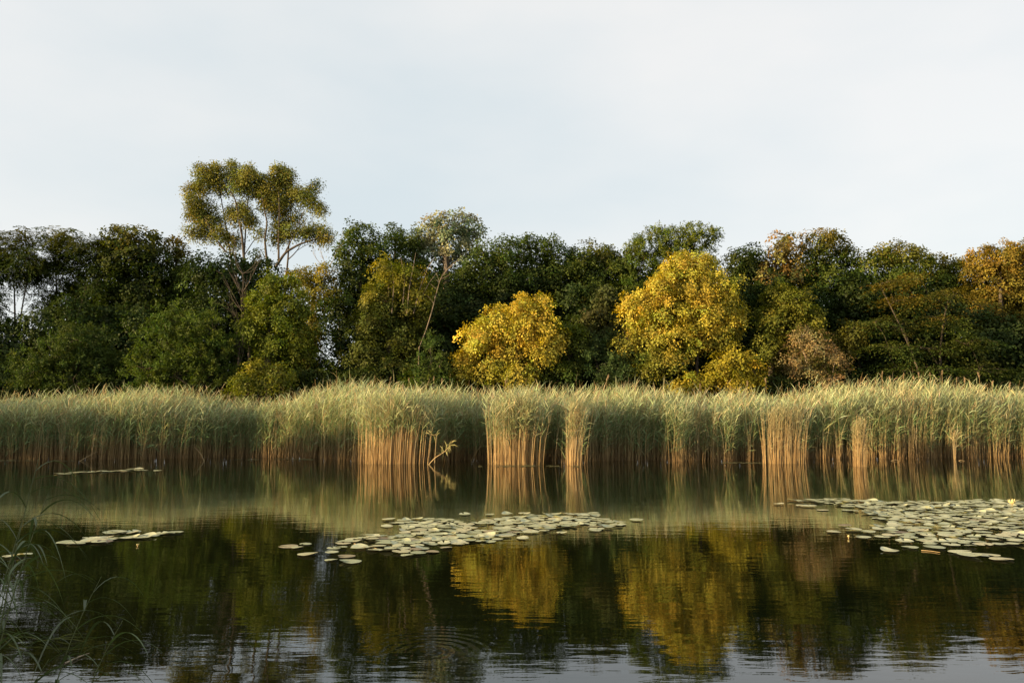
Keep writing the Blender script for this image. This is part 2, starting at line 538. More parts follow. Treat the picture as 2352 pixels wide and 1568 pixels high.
def make_tree(name, label, cat, d, base_px, style, color, lobes_px, var=0.18, group=None, top=None, bark=None,
              trunk_r=None, lai=1.0, lean=0.0, bare=None, stems=1, world_lobes=None, twigs=True):
    lobes = []
    if world_lobes is None:
        for (px, py, rx, ry) in lobes_px:
            dy = rng.uniform(-0.5, 0.5)
            c = at(px, py, d + dy)
            s = (d + dy) / FPX
            lobes.append((c, np.array((rx * s, 0.85 * s * (rx + ry) / 2 + 0.15, ry * s))))
        bx = at(base_px, 930, d)[0]
    else:
        lobes = [(np.array(c, float), np.array(r, float)) for c, r in world_lobes]
        bx = base_px
    gz = float(ground_height(np.array([bx]), np.array([d]))[0])
    root = empty(name, (bx, d, gz))
    set_props(root, label, cat, group)
    B = np.array((bx, d, gz))
    tips = []
    v, f, c = make_crown(lobes, style, color, var, top, lai, tips)
    me = mesh_np('crown', v - B, [f], M_LEAF, c)
    obj('crown', me, root)
    # trunk(s), limbs to every lobe, twigs to the leaf sprays
    tb = Tubes()
    top_z = max(q[0][2] for q in lobes)
    H = top_z - gz
    r0 = trunk_r or 0.028 * H + 0.03
    cx = np.mean([q[0][0] for q in lobes])
    nodes = []                                   # (point, radius) of everything woody so far
    for s in range(stems):
        sx = bx + (s - (stems - 1) / 2) * 0.6
        tgt = max(lobes, key=lambda q: q[0][2] - abs(q[0][0] - (cx + (s - (stems - 1) / 2) * 3.0)) * 0.9)[0]
        tp = curve((sx, d, gz - 0.25), tgt + np.array((0, 0.5, 0)), 0.0, 10, 0.045)
        rr = np.linspace(r0 * 1.15, r0 * 0.16, 10)
        tb.add(tp - B, rr, 7)
        nodes += [(tp[k], rr[k]) for k in range(3, 10)]
    for lc, lr in sorted(lobes, key=lambda q: math.hypot(q[0][0] - cx, 0.6 * (q[0][2] - gz))):
        cost = [np.linalg.norm(lc - p) + 2.5 * max(0, p[2] - lc[2] + 0.5) for p, _ in nodes]
        k = int(np.argmin(cost))
        if cost[k] < 0.05:
            continue
        p, pr = nodes[k]
        cv = curve(p, lc, 0.08, 6, 0.07)
        rr = np.linspace(min(pr * 0.7, r0 * 0.4), max(pr * 0.22, 0.012), 6)
        tb.add(cv - B, rr, 5)
        nodes += [(cv[q], rr[q]) for q in range(2, 6)]
    if twigs:
        for lc, tt in tips:
            for p in tt:
                tb.add(curve(lc, p, 0.05, 4, 0.08) - B, np.linspace(0.016, 0.006, 4), 3)
    obj('trunk', tb.mesh('trunk', bark or M_BARK), root)
    if bare:
        for (pts, rr) in bare:
            b2 = Tubes()
            w3 = np.array([at(px, py, d - 0.6) for px, py in pts])
            t = np.linspace(0, 1, len(w3)); tn = np.linspace(0, 1, len(w3) * 4)
            w3 = np.stack([np.interp(tn, t, w3[:, q]) for q in range(3)], 1)
            w3[1:-1] = (w3[:-2] + 2 * w3[1:-1] + w3[2:]) / 4
            b2.add(w3 - B, np.linspace(rr, rr * 0.3, len(w3)), 6)
            obj('limb', b2.mesh('limb', bark or M_PALEBARK), root)
    return root


def copy_plant(src, label, px, d, dz=0.0, mirror=False, sx=1.0, sz=1.0, world_x=None):
    x = at(px, 930, d)[0] if world_x is None else world_x
    gz = float(ground_height(np.array([x]), np.array([d]))[0])
    r = src.copy(); COL.objects.link(r)
    r.location = (x, d, gz); r.scale = (-sx if mirror else sx, 1.0, sz)
    r['label'] = label
    for ch in list(src.children):
        c = ch.copy(); COL.objects.link(c); c.parent = r
    return r


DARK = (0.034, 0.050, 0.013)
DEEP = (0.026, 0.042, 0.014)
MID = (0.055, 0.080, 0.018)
FRESH = (0.095, 0.120, 0.022)
OLIVE = (0.085, 0.085, 0.022)
BLUE = (0.045, 0.070, 0.032)
YELLOW = (0.16, 0.165, 0.04)
GOLD = (0.16, 0.12, 0.03)
SILVER = (0.20, 0.22, 0.19)

BACK = 'trees in the back row of the wood'
MIDR = 'trees in the front of the wood'

# --- the skyline from left to right
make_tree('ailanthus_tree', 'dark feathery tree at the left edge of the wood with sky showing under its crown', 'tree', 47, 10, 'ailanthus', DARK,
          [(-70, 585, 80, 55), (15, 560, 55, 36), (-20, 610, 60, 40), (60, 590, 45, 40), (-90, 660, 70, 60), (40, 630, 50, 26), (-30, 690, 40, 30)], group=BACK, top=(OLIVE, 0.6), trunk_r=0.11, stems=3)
make_tree('ailanthus_tree', 'feathery tree with a star-tipped flat top, second from the left edge', 'tree', 48, 140, 'ailanthus', DARK,
          [(115, 552, 45, 32), (165, 565, 50, 36), (95, 600, 55, 36), (180, 605, 50, 36), (215, 575, 32, 32), (140, 640, 60, 40), (220, 650, 50, 45), (110, 700, 40, 30), (170, 700, 50, 40)], group=BACK, top=(OLIVE, 0.6), trunk_r=0.12, stems=2)
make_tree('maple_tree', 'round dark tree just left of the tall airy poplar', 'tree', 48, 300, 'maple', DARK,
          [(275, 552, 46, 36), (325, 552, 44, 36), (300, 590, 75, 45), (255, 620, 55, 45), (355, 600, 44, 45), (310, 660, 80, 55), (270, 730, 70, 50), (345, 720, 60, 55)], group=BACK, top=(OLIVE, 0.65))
make_tree('maple_tree', 'slim reddish-topped tree tucked between the round dark tree and the poplar', 'tree', 49, 402, 'maple', MID,
          [(398, 572, 30, 30), (412, 610, 30, 36), (390, 650, 40, 40), (440, 640, 40, 35), (430, 690, 50, 45)], group=BACK, top=(GOLD, 0.6))
Z = lambda a: [(411.6 + x * 0.1938, 362.6 + y * 0.1938, rx * 0.1938 * 1.12, ry * 0.1938 * 1.12) for x, y, rx, ry in a]
make_tree('poplar_tree', 'tall airy poplar rising above the whole wood with sky through its crown', 'tree', 53, 575, 'poplar', (0.150, 0.152, 0.048),
          Z([(290, 190, 75, 95), (430, 180, 90, 100), (330, 320, 140, 90), (150, 370, 70, 70), (180, 500, 95, 80), (270, 600, 150, 90), (200, 680, 110, 60),
             (380, 740, 150, 75), (170, 850, 95, 60), (330, 880, 120, 70), (520, 300, 70, 100), (660, 170, 80, 105), (690, 330, 90, 90), (820, 200, 75, 110),
             (800, 350, 100, 90), (930, 260, 80, 90), (960, 390, 80, 80), (640, 640, 75, 75), (750, 690, 110, 80), (860, 760, 70, 60), (720, 560, 60, 60),
             (1180, 180, 80, 100), (1240, 290, 120, 110), (1080, 300, 80, 90), (1060, 430, 90, 90), (1050, 560, 90, 90), (1250, 440, 110, 100), (1200, 600, 110, 90),
             (1390, 420, 80, 80), (1500, 440, 90, 80), (1580, 370, 50, 60), (1600, 560, 90, 60), (1680, 620, 50, 50), (1240, 740, 80, 80), (1160, 900, 90, 90),
             (1300, 870, 90, 70), (1580, 840, 100, 70), (1700, 900, 110, 80), (1480, 900, 80, 50), (1380, 700, 70, 60), (940, 900, 50, 50), (660, 980, 70, 70), (560, 960, 60, 60), (480, 900, 70, 70),
             (1780, 960, 60, 40), (240, 130, 35, 60), (620, 100, 40, 60), (820, 125, 40, 65), (1180, 115, 45, 60), (1310, 190, 40, 50), (1625, 320, 40, 40), (400, 110, 45, 50)]),
          var=0.24, bark=M_BARK, trunk_r=0.12, lai=1.75, twigs=True, stems=3,
          bare=[([(565, 640), (560, 590), (556, 540), (548, 500), (540, 455), (520, 430)], 0.11),
                ([(618, 640), (612, 590), (608, 550), (614, 510), (606, 480), (600, 440)], 0.10),
                ([(520, 580), (500, 555), (486, 530), (470, 500)], 0.07),
                ([(632, 615), (655, 580), (685, 562), (715, 552), (740, 545)], 0.11),
                ([(640, 600), (640, 540), (642, 490), (640, 440)], 0.08),
                ([(655, 580), (672, 545), (685, 515), (700, 480)], 0.05)])
make_tree('maple_tree', 'small tree with a sunlit yellowish top below the sky gap right of the poplar', 'tree', 47, 728, 'boxelder', (0.10, 0.10, 0.022),
          [(725, 632, 26, 26), (748, 628, 22, 22), (735, 680, 36, 40), (715, 740, 30, 40), (690, 640, 30, 28), (700, 790, 34, 50), (765, 680, 22, 30), (720, 840, 30, 30)], group=BACK, top=((0.19, 0.17, 0.035), 0.5), lai=0.8)  # low sun on its top put into the leaf colour
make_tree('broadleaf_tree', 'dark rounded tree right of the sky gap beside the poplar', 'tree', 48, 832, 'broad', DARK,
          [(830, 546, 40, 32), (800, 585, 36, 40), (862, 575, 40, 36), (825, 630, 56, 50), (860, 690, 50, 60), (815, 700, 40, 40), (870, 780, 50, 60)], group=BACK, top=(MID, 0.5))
make_tree('broadleaf_tree', 'green tree with a ragged top left of the silvery tree', 'tree', 49, 920, 'broad', MID,
          [(905, 545, 28, 26), (940, 552, 40, 28), (925, 600, 50, 40), (900, 640, 50, 40), (960, 650, 60, 50)], group=BACK)
make_tree('white_poplar_tree', 'silvery-leaved tree whose pale round crown tops the middle of the wood', 'tree', 49, 1045, 'maple', SILVER,
          [(985, 535, 34, 36), (1025, 515, 36, 32), (1062, 508, 36, 28), (1085, 535, 30, 36), (1040, 560, 55, 38), (1000, 580, 40, 30), (1075, 590, 36, 30), (965, 560, 22, 28)], var=0.28, lai=0.8, group=BACK)
make_tree('broadleaf_tree', 'dark broad tree filling the wood behind the small yellow tree', 'tree', 48, 1130, 'broad', DEEP,
          [(1130, 590, 36, 36), (1165, 578, 40, 32), (1120, 645, 70, 50), (1060, 680, 60, 60), (1170, 660, 60, 50), (1110, 730, 80, 60), (1040, 760, 60, 60), (1180, 740, 60, 60)], group=BACK, top=(MID, 0.55))
make_tree('broadleaf_tree', 'dark green tree directly above the small yellow tree', 'tree', 48.5, 1240, 'broad', DARK,
          [(1212, 570, 34, 32), (1250, 572, 40, 30), (1235, 630, 60, 50), (1295, 610, 50, 42), (1280, 680, 70, 50), (1240, 720, 60, 60), (1310, 740, 50, 60)], group=BACK, top=(MID, 0.5))
make_tree('broadleaf_tree', 'green tree with a small cream tuft on top in the gap between the yellow trees', 'tree', 49, 1370, 'broad', MID,
          [(1340, 590, 46, 32), (1385, 590, 40, 30), (1365, 640, 60, 46), (1420, 600, 40, 32), (1410, 660, 50, 50)], group=BACK, top=(OLIVE, 0.6))
make_tree('chestnut_tree', 'dark large-leaved tree left of the big yellow tree', 'tree', 45, 1390, 'maple', (0.055, 0.062, 0.026),
          [(1390, 685, 36, 36), (1370, 730, 40, 30), (1400, 760, 40, 36), (1350, 770, 30, 36)], group=MIDR)
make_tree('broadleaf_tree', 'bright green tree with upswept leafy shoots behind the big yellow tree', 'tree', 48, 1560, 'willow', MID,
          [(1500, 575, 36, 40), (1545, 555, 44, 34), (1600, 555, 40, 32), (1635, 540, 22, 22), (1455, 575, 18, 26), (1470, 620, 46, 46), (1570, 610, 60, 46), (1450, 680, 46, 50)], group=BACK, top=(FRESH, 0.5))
make_tree('broadleaf_tree', 'dark tree in the dip right of the big yellow tree top', 'tree', 48, 1715, 'broad', DARK,
          [(1700, 595, 40, 32), (1740, 600, 32, 36), (1725, 650, 50, 46), (1740, 720, 50, 50)], group=BACK)
make_tree('maple_tree', 'tan and orange-tinged tree left of the dark rounded treetop on the right', 'tree', 47.5, 1795, 'maple', (0.13, 0.105, 0.045),
          [(1790, 562, 30, 28), (1820, 560, 26, 30), (1785, 605, 36, 36), (1815, 620, 34, 40), (1760, 630, 24, 28)], var=0.3, group=BACK, lai=0.75, top=((0.22, 0.165, 0.07), 0.4))
make_tree('broadleaf_tree', 'dark rounded tree with orange-lit crest on the right skyline', 'tree', 48, 1885, 'broad', MID,
          [(1885, 552, 36, 30), (1915, 565, 34, 32), (1945, 590, 24, 24), (1870, 605, 50, 44), (1910, 640, 60, 50), (1850, 680, 50, 50)], group=BACK, top=((0.16, 0.125, 0.04), 0.7))  # orange sunlight on the crest painted by the top colour
make_tree('broadleaf_tree', 'broad green tree with a sunlit domed top on the right', 'tree', 48, 2060, 'broad', MID,
          [(2030, 588, 40, 30), (2075, 580, 42, 26), (2110, 600, 34, 28), (2060, 635, 70, 46), (1985, 620, 30, 32), (2000, 680, 60, 50), (2120, 670, 60, 50)], group=BACK, top=((0.15, 0.13, 0.03), 0.65))  # sun on the dome is part of the top colour
make_tree('broadleaf_tree', 'low green tree in the last dip of the skyline near the right edge', 'tree', 49, 2175, 'broad', MID,
          [(2160, 610, 36, 28), (2200, 620, 32, 28), (2180, 660, 56, 46), (2230, 690, 50, 50)], group=BACK, top=((0.16, 0.14, 0.03), 0.5))
make_tree('maple_tree', 'orange-tinged tree with rusty twigs at the right edge of the wood', 'tree', 46.5, 2310, 'boxelder', (0.10, 0.088, 0.020),
          [(2260, 600, 44, 36), (2310, 590, 46, 34), (2360, 590, 50, 36), (2290, 650, 66, 50), (2360, 660, 60, 60), (2270, 720, 60, 50), (2420, 640, 60, 70), (2340, 760, 80, 60)], group=BACK, var=0.28, top=((0.19, 0.135, 0.03), 0.45))  # autumn tint and orange sunlight both in the crown colour

# --- the front of the wood
make_tree('boxelder_tree', 'small bright yellow tree leaning over the reeds in the middle', 'tree', 42.5, 1185, 'boxelder', YELLOW,
          [(1100, 770, 42, 36), (1075, 815, 26, 30), (1150, 735, 42, 36), (1195, 705, 30, 28), (1245, 702, 28, 34), (1220, 750, 56, 42), (1160, 800, 60, 46), (1240, 800, 46, 40),
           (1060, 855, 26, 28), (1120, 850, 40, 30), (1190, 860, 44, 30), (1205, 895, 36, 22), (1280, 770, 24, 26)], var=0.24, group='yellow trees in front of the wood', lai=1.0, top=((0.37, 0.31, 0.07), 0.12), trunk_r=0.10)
make_tree('boxelder_tree', 'big bright yellow tree with a tall domed crown right of the middle', 'tree', 43, 1580, 'boxelder', (0.15, 0.16, 0.04),
          [(1560, 606, 42, 32), (1610, 612, 40, 32), (1580, 650, 70, 44), (1520, 660, 32, 34), (1650, 660, 46, 42), (1480, 690, 36, 34), (1450, 710, 24, 24), (1540, 710, 66, 46),
           (1620, 720, 70, 46), (1680, 730, 36, 36), (1440, 775, 32, 30), (1490, 760, 50, 36), (1560, 775, 60, 36), (1640, 775, 50, 30), (1470, 815, 50, 26), (1540, 825, 44, 26), (1500, 850, 44, 18)],
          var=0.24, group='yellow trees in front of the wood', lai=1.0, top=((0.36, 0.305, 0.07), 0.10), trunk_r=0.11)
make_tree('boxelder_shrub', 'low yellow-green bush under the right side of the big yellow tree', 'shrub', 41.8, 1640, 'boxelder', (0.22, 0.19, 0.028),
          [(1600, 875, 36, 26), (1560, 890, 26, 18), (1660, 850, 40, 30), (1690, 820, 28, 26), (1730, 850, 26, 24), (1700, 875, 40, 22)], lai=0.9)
make_tree('boxelder_tree', 'fresh green tree in front of the foot of the poplar', 'tree', 43, 640, 'boxelder', FRESH,
          [(625, 655, 30, 32), (660, 665, 34, 34), (600, 700, 36, 36), (580, 750, 34, 40), (650, 720, 52, 46), (690, 700, 26, 36), (630, 790, 60, 46), (690, 780, 36, 46), (650, 850, 56, 36)], group=MIDR, lai=0.95)
make_tree('broadleaf_tree', 'leafy green tree with dry golden twigs in its top left of the dark gap', 'tree', 43.5, 890, 'boxelder', (0.060, 0.072, 0.018),
          [(890, 625, 36, 28), (940, 640, 40, 26), (880, 690, 50, 40), (940, 700, 50, 40), (850, 740, 50, 40), (920, 770, 60, 46), (970, 690, 26, 30), (840, 810, 50, 40), (910, 840, 60, 36)],
          group=MIDR, top=((0.20, 0.19, 0.035), 0.62),
          bare=[([(935, 720), (940, 660), (950, 610), (955, 580)], 0.035), ([(950, 720), (965, 660), (985, 610), (1000, 590)], 0.03),
                ([(900, 720), (905, 650), (898, 600)], 0.03), ([(960, 700), (985, 650), (1005, 625)], 0.025), ([(925, 700), (930, 640), (920, 590)], 0.025)])
make_tree('locust_tree', 'tree with layered flat leaf sprays at the right in front of the wood', 'tree', 42.5, 2150, 'locust', (0.050, 0.068, 0.020),
          [(px, py, rx * 1.05, ry * 0.5) for px, py, rx, ry in [(2030, 650, 34, 30), (2065, 690, 40, 30), (2110, 640, 36, 30), (2130, 690, 50, 36), (2170, 740, 60, 40), (2060, 750, 56, 36), (2190, 680, 40, 36), (2010, 740, 30, 30),
           (2040, 800, 60, 34), (2130, 800, 70, 34), (2220, 790, 60, 36), (2070, 850, 60, 26), (2160, 850, 70, 28), (2250, 850, 50, 30)]], var=0.25, group=MIDR, top=((0.13, 0.10, 0.026), 0.5),
          trunk_r=0.10, stems=2)
make_tree('boxelder_tree', 'yellow-green tree close to the right side of the big yellow tree', 'tree', 43.5, 1790, 'boxelder', (0.105, 0.112, 0.022),
          [(1790, 680, 40, 34), (1830, 690, 34, 30), (1770, 730, 40, 36), (1820, 740, 46, 36), (1870, 735, 30, 30), (1760, 790, 40, 40), (1830, 790, 40, 36)], group=MIDR)
make_tree('dry_shrub', 'bush with dry pinkish seed tufts below the dark rounded treetop', 'shrub', 42.2, 1880, 'dry', (0.19, 0.145, 0.095),
          [(1840, 775, 36, 30), (1880, 800, 46, 36), (1920, 820, 36, 32), (1860, 845, 50, 32), (1910, 870, 40, 24), (1820, 830, 30, 30)], var=0.3, bark=M_DEADWOOD, lai=0.9)
make_tree('green_shrub', 'dull green bush standing behind the dry tufted bush', 'shrub', 43.6, 1880, 'shrub', OLIVE,
          [(1850, 780, 46, 40), (1910, 800, 46, 40), (1880, 850, 70, 40), (1810, 850, 50, 36), (1960, 770, 30, 36)], lai=0.9)
make_tree('willow_shrub', 'large feathery willow bush at the left behind the reeds', 'shrub', 42.5, 440, 'willow', (0.060, 0.088, 0.022),
          [(400, 740, 40, 36), (445, 750, 46, 36), (490, 760, 34, 40), (370, 790, 50, 40), (440, 810, 66, 46), (510, 810, 40, 40), (400, 860, 70, 36), (490, 860, 60, 34), (330, 850, 40, 40)], group='willow bushes on the left', lai=0.95)
make_tree('willow_shrub', 'dark feathery willow bush nearest the left edge', 'shrub', 42.8, 160, 'willow', (0.046, 0.068, 0.020),
          [(170, 780, 46, 34), (210, 790, 34, 34), (130, 820, 54, 40), (200, 840, 60, 40), (80, 850, 50, 36), (150, 875, 70, 30), (240, 860, 40, 36)], group='willow bushes on the left')
make_tree('green_shrub', 'low leafy bush with a yellow-green top where the left reeds dip', 'shrub', 41.2, 590, 'boxelder', (0.095, 0.110, 0.022),
          [(600, 850, 36, 26), (640, 860, 30, 26), (560, 880, 30, 22), (620, 885, 50, 22), (540, 900, 26, 16)], lai=0.9, top=((0.17, 0.16, 0.026), 0.5))
make_tree('sapling', 'narrow pointed sapling left of the small yellow tree', 'tree', 42.3, 990, 'willow', (0.055, 0.085, 0.028),
          [(988, 790, 12, 22), (990, 820, 20, 24), (985, 850, 30, 24), (1010, 840, 16, 18)], lai=0.9)
make_tree('green_shrub', 'round mid-green bush below the pointed sapling', 'shrub', 41.8, 975, 'shrub', (0.055, 0.082, 0.018),
          [(960, 870, 36, 26), (1000, 875, 36, 24), (930, 890, 30, 20)], lai=0.9)
make_tree('green_shrub', 'green bush with a yellow sprig just right of the small yellow tree', 'shrub', 43.2, 1310, 'shrub', (0.060, 0.082, 0.018),
          [(1300, 770, 26, 36), (1325, 790, 28, 34), (1310, 840, 40, 40), (1280, 860, 40, 36)], top=(FRESH, 0.6))
make_tree('willow_shrub', 'bluish-green bush in the dark hollow between the two yellow trees', 'shrub', 43.4, 1385, 'willow', BLUE,
          [(1390, 800, 34, 36), (1370, 840, 40, 36), (1420, 850, 36, 34), (1400, 880, 50, 24)])

# --- shaded filling behind the named trees, each a thing of its own
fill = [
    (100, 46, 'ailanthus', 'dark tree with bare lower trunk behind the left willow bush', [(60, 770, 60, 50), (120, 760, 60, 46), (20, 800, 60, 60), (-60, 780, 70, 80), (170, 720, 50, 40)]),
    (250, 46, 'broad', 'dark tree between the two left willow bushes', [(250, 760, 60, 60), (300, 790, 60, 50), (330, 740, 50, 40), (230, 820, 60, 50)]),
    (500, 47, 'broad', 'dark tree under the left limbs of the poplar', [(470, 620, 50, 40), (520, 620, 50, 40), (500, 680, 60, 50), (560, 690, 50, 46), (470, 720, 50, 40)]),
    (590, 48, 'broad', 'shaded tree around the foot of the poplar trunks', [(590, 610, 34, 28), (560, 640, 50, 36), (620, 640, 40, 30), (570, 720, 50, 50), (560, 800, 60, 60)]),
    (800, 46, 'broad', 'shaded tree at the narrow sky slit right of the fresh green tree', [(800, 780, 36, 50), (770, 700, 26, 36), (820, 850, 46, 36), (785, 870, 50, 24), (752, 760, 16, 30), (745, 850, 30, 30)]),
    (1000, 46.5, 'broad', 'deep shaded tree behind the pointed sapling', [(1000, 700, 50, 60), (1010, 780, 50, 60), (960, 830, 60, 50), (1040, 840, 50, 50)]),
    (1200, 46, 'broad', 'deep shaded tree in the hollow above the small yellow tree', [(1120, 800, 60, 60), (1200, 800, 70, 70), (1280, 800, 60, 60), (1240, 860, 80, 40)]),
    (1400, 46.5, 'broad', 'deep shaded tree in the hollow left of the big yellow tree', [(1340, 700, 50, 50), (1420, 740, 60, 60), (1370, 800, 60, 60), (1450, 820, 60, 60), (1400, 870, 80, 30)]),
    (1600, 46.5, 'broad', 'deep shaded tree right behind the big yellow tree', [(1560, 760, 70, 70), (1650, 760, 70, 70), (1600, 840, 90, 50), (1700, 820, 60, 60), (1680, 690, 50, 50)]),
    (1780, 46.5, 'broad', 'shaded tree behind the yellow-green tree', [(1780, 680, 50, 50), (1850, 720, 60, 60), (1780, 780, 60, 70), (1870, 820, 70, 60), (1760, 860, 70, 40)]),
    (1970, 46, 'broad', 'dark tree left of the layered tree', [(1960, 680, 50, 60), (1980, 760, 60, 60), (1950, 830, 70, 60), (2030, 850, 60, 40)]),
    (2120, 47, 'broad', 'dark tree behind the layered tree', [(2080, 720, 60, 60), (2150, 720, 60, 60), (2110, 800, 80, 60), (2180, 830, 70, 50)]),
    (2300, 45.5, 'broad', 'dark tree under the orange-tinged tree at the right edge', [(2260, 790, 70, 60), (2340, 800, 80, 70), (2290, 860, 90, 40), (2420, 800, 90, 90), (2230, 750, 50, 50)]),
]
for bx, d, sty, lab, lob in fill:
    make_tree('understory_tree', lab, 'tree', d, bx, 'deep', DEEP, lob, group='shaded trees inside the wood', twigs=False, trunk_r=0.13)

low = [(-40, 44.5, 'dark low bush at the left edge behind the reeds'), (300, 44, 'dark low bush between the left willow bushes'), (720, 43.6, 'low bush under the narrow sky slit'),
       (860, 42.6, 'low bush left of the round mid-green bush'), (1130, 44, 'low dark bush behind the foot of the small yellow tree'), (1450, 43, 'low dark bush at the left foot of the big yellow tree'),
       (1780, 43, 'low dark bush right of the yellow-green bush'), (2000, 43.4, 'low black-green bush left below the layered tree'), (2200, 43.2, 'low black-green bush right below the layered tree'),
       (2380, 43.4, 'low black-green bush at the right edge behind the reeds')]
proto = {}
for k, (bx, d, lab) in enumerate(low):
    key = (bx > 1900 or bx < 400, k % 2)
    if key in proto:
        copy_plant(proto[key], lab, bx, d, mirror=k % 3 == 0, sx=rng.uniform(0.95, 1.2), sz=rng.uniform(0.85, 1.1))
        continue
    proto[key] = make_tree('low_shrub', lab, 'shrub', d, bx, 'shrub', DEEP if key[0] else DARK,
              [(bx - 50, 880, 50, 34), (bx + 20, 865, 50, 36), (bx + 70, 885, 46, 28), (bx, 905, 80, 24), (bx - 70, 945, 60, 44), (bx + 60, 945, 60, 44)], group='low bushes behind the reeds', twigs=False, lai=0.9)
deep = [(-120, 'left of the left edge willow'), (60, 'under the left edge willow'), (230, 'between the left willows'), (400, 'under the large willow'), (560, 'under the fresh green tree'), (740, 'in the narrow sky slit'),
        (920, 'under the tree with golden twigs'), (1090, 'left under the small yellow tree'), (1260, 'right under the small yellow tree'), (1420, 'in the hollow between the yellow trees'), (1590, 'under the big yellow tree'),
        (1760, 'under the yellow-green tree'), (1930, 'under the dry tufted bush'), (2100, 'under the layered tree'), (2270, 'right of the layered tree'), (2440, 'past the right edge')]
first = None
for bx, where in deep:
    lab, d = 'shadowy tangle of undergrowth ' + where, 47.2 + 0.5 * math.sin(bx)
    if first is None:
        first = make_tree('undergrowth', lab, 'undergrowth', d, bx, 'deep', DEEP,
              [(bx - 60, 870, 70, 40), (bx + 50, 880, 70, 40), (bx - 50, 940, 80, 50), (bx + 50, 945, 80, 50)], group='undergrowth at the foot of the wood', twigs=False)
    else:
        copy_plant(first, lab, bx, d, mirror=rng.random() < 0.5, sx=rng.uniform(1.0, 1.2), sz=0.75 if bx == 740 else rng.uniform(0.9, 1.2))

rows = [(215, 'the round dark tree', 0.86), (330, 'the round dark tree and the willow', 0.92), (440, 'the large willow', 0.84), (545, 'the bare grey tree', 0.80), (640, 'the fresh green tree', 0.74),
        (850, 'the rounded tree by the sky gap', 0.95), (950, 'the tree with golden twigs', 1.0), (1060, 'the silvery tree', 1.0), (1160, 'the small yellow tree', 1.02), (1270, 'the dark tree above the small yellow one', 1.0),
        (1390, 'the chestnut-leaved tree', 1.0), (1500, 'the upswept green tree', 0.98), (1620, 'the big yellow tree', 1.0), (1740, 'the dip right of the big yellow tree', 0.95), (1850, 'the orange-lit crest', 1.0),
        (1960, 'the gap left of the sunlit dome', 0.92), (2070, 'the sunlit domed tree', 0.95), (2190, 'the last dip of the skyline', 0.90), (2320, 'the orange-tinged tree', 0.98), (2440, 'the right edge', 0.95)]
back0 = None
for bx, where, hh in rows:
    lab, d = 'dark tree deep in the wood behind ' + where, 51.5 + 0.6 * math.sin(bx * 0.7)
    if back0 is None:
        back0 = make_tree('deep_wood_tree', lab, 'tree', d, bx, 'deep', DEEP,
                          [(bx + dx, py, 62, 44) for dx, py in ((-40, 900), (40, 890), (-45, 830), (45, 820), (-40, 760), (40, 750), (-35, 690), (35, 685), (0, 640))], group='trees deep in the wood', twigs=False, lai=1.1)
        back0.scale.z = hh
    else:
        copy_plant(back0, lab, bx, d, mirror=rng.random() < 0.5, sx=rng.uniform(0.95, 1.15), sz=hh)
for bx, where in ((-110, 'the left edge'), (-10, 'the sky window at the left edge'), (100, 'the left willow bush')):
    copy_plant(back0, 'low dark tree deep in the wood behind ' + where, bx, 51, sx=1.1, sz=0.52)

# --- bare and dead trees
def twig_tree(name, label, d, base_px, base_py, height_px, spread_px, n, mat, lean=0.0):
    b = at(base_px, base_py, d)
    gz = float(ground_height(np.array([b[0]]), np.array([d]))[0])
    B = np.array((b[0], d, gz))
    root = empty(name, B)
    set_props(root, label, 'tree')
    s = d / FPX
    top = B + np.array((lean * s, 0, height_px * s))
    tb = Tubes()
    tp = curve(B - (0, 0, 0.2), top, 0, 10, 0.02)
    tb.add(tp - B, np.linspace(0.06, 0.012, 10), 6)
    obj('trunk', tb.mesh('trunk', mat), root)
    tw = Tubes()
    for i in range(n):
        k = rng.integers(4, 10)
        a = rng.uniform(-1, 1)
        e = tp[k] + np.array((a * spread_px * s * rng.uniform(0.4, 1), rng.uniform(-0.8, 0.8), rng.uniform(0.4, 1.0) * height_px * s * 0.22))
        c = curve(tp[k], e, -0.06, 6, 0.06)
        tw.add(c - B, np.linspace(0.022, 0.005, 6), 4)
        for q in range(3):
            j = rng.integers(2, 6)
            e2 = c[j] + np.array((a * rng.uniform(0.1, 0.6), rng.uniform(-0.4, 0.4), rng.uniform(0.2, 0.8)))
            tw.add(curve(c[j], e2, 0, 4, 0.08) - B, np.linspace(0.011, 0.004, 4), 3)
    set_props(obj('twigs', tw.mesh('twigs', mat), root), kind='stuff')
    return root


twig_tree('bare_tree', 'thin grey leafless tree below the left limbs of the poplar', 42.9, 525, 900, 400, 75, 34, M_BARK, 25)
twig_tree('bare_tree', 'slender pale leafless stem inside the sky gap right of the poplar', 47, 655, 900, 400, 60, 12, M_DEADWOOD, 90)
lt = empty('leaning_dead_trunk', at(960, 905, 43) * (1, 1, 0) + (0, 0, 0.4))
set_props(lt, 'long thin dead trunk leaning right across the dark gap', 'dead tree')
Lb = np.array(lt.location)
tb = Tubes()
pts = np.array([np.array((Lb[0], Lb[1], 0.3))] + [at(px, py, 43 - 0.2) for px, py in [(962, 800), (978, 760), (992, 715), (1003, 670), (1012, 640), (1030, 615)]])
tn = np.linspace(0, 1, 24); t0 = np.linspace(0, 1, len(pts))
pts = np.stack([np.interp(tn, t0, pts[:, q]) for q in range(3)], 1)
tb.add(pts - Lb, np.linspace(0.042, 0.012, 24), 6)
obj('trunk', tb.mesh('trunk', M_PALEBARK), lt)
tb = Tubes()
for i in range(14):
    j = rng.integers(12, 24)
    e = pts[j] + np.array((rng.uniform(-0.7, 0.9), rng.uniform(-0.4, 0.4), rng.uniform(0.2, 1.0)))
    tb.add(curve(pts[j], e, 0, 5, 0.08) - Lb, np.linspace(0.016, 0.005, 5), 4)
set_props(obj('twigs', tb.mesh('twigs', M_PALEBARK), lt), kind='stuff')

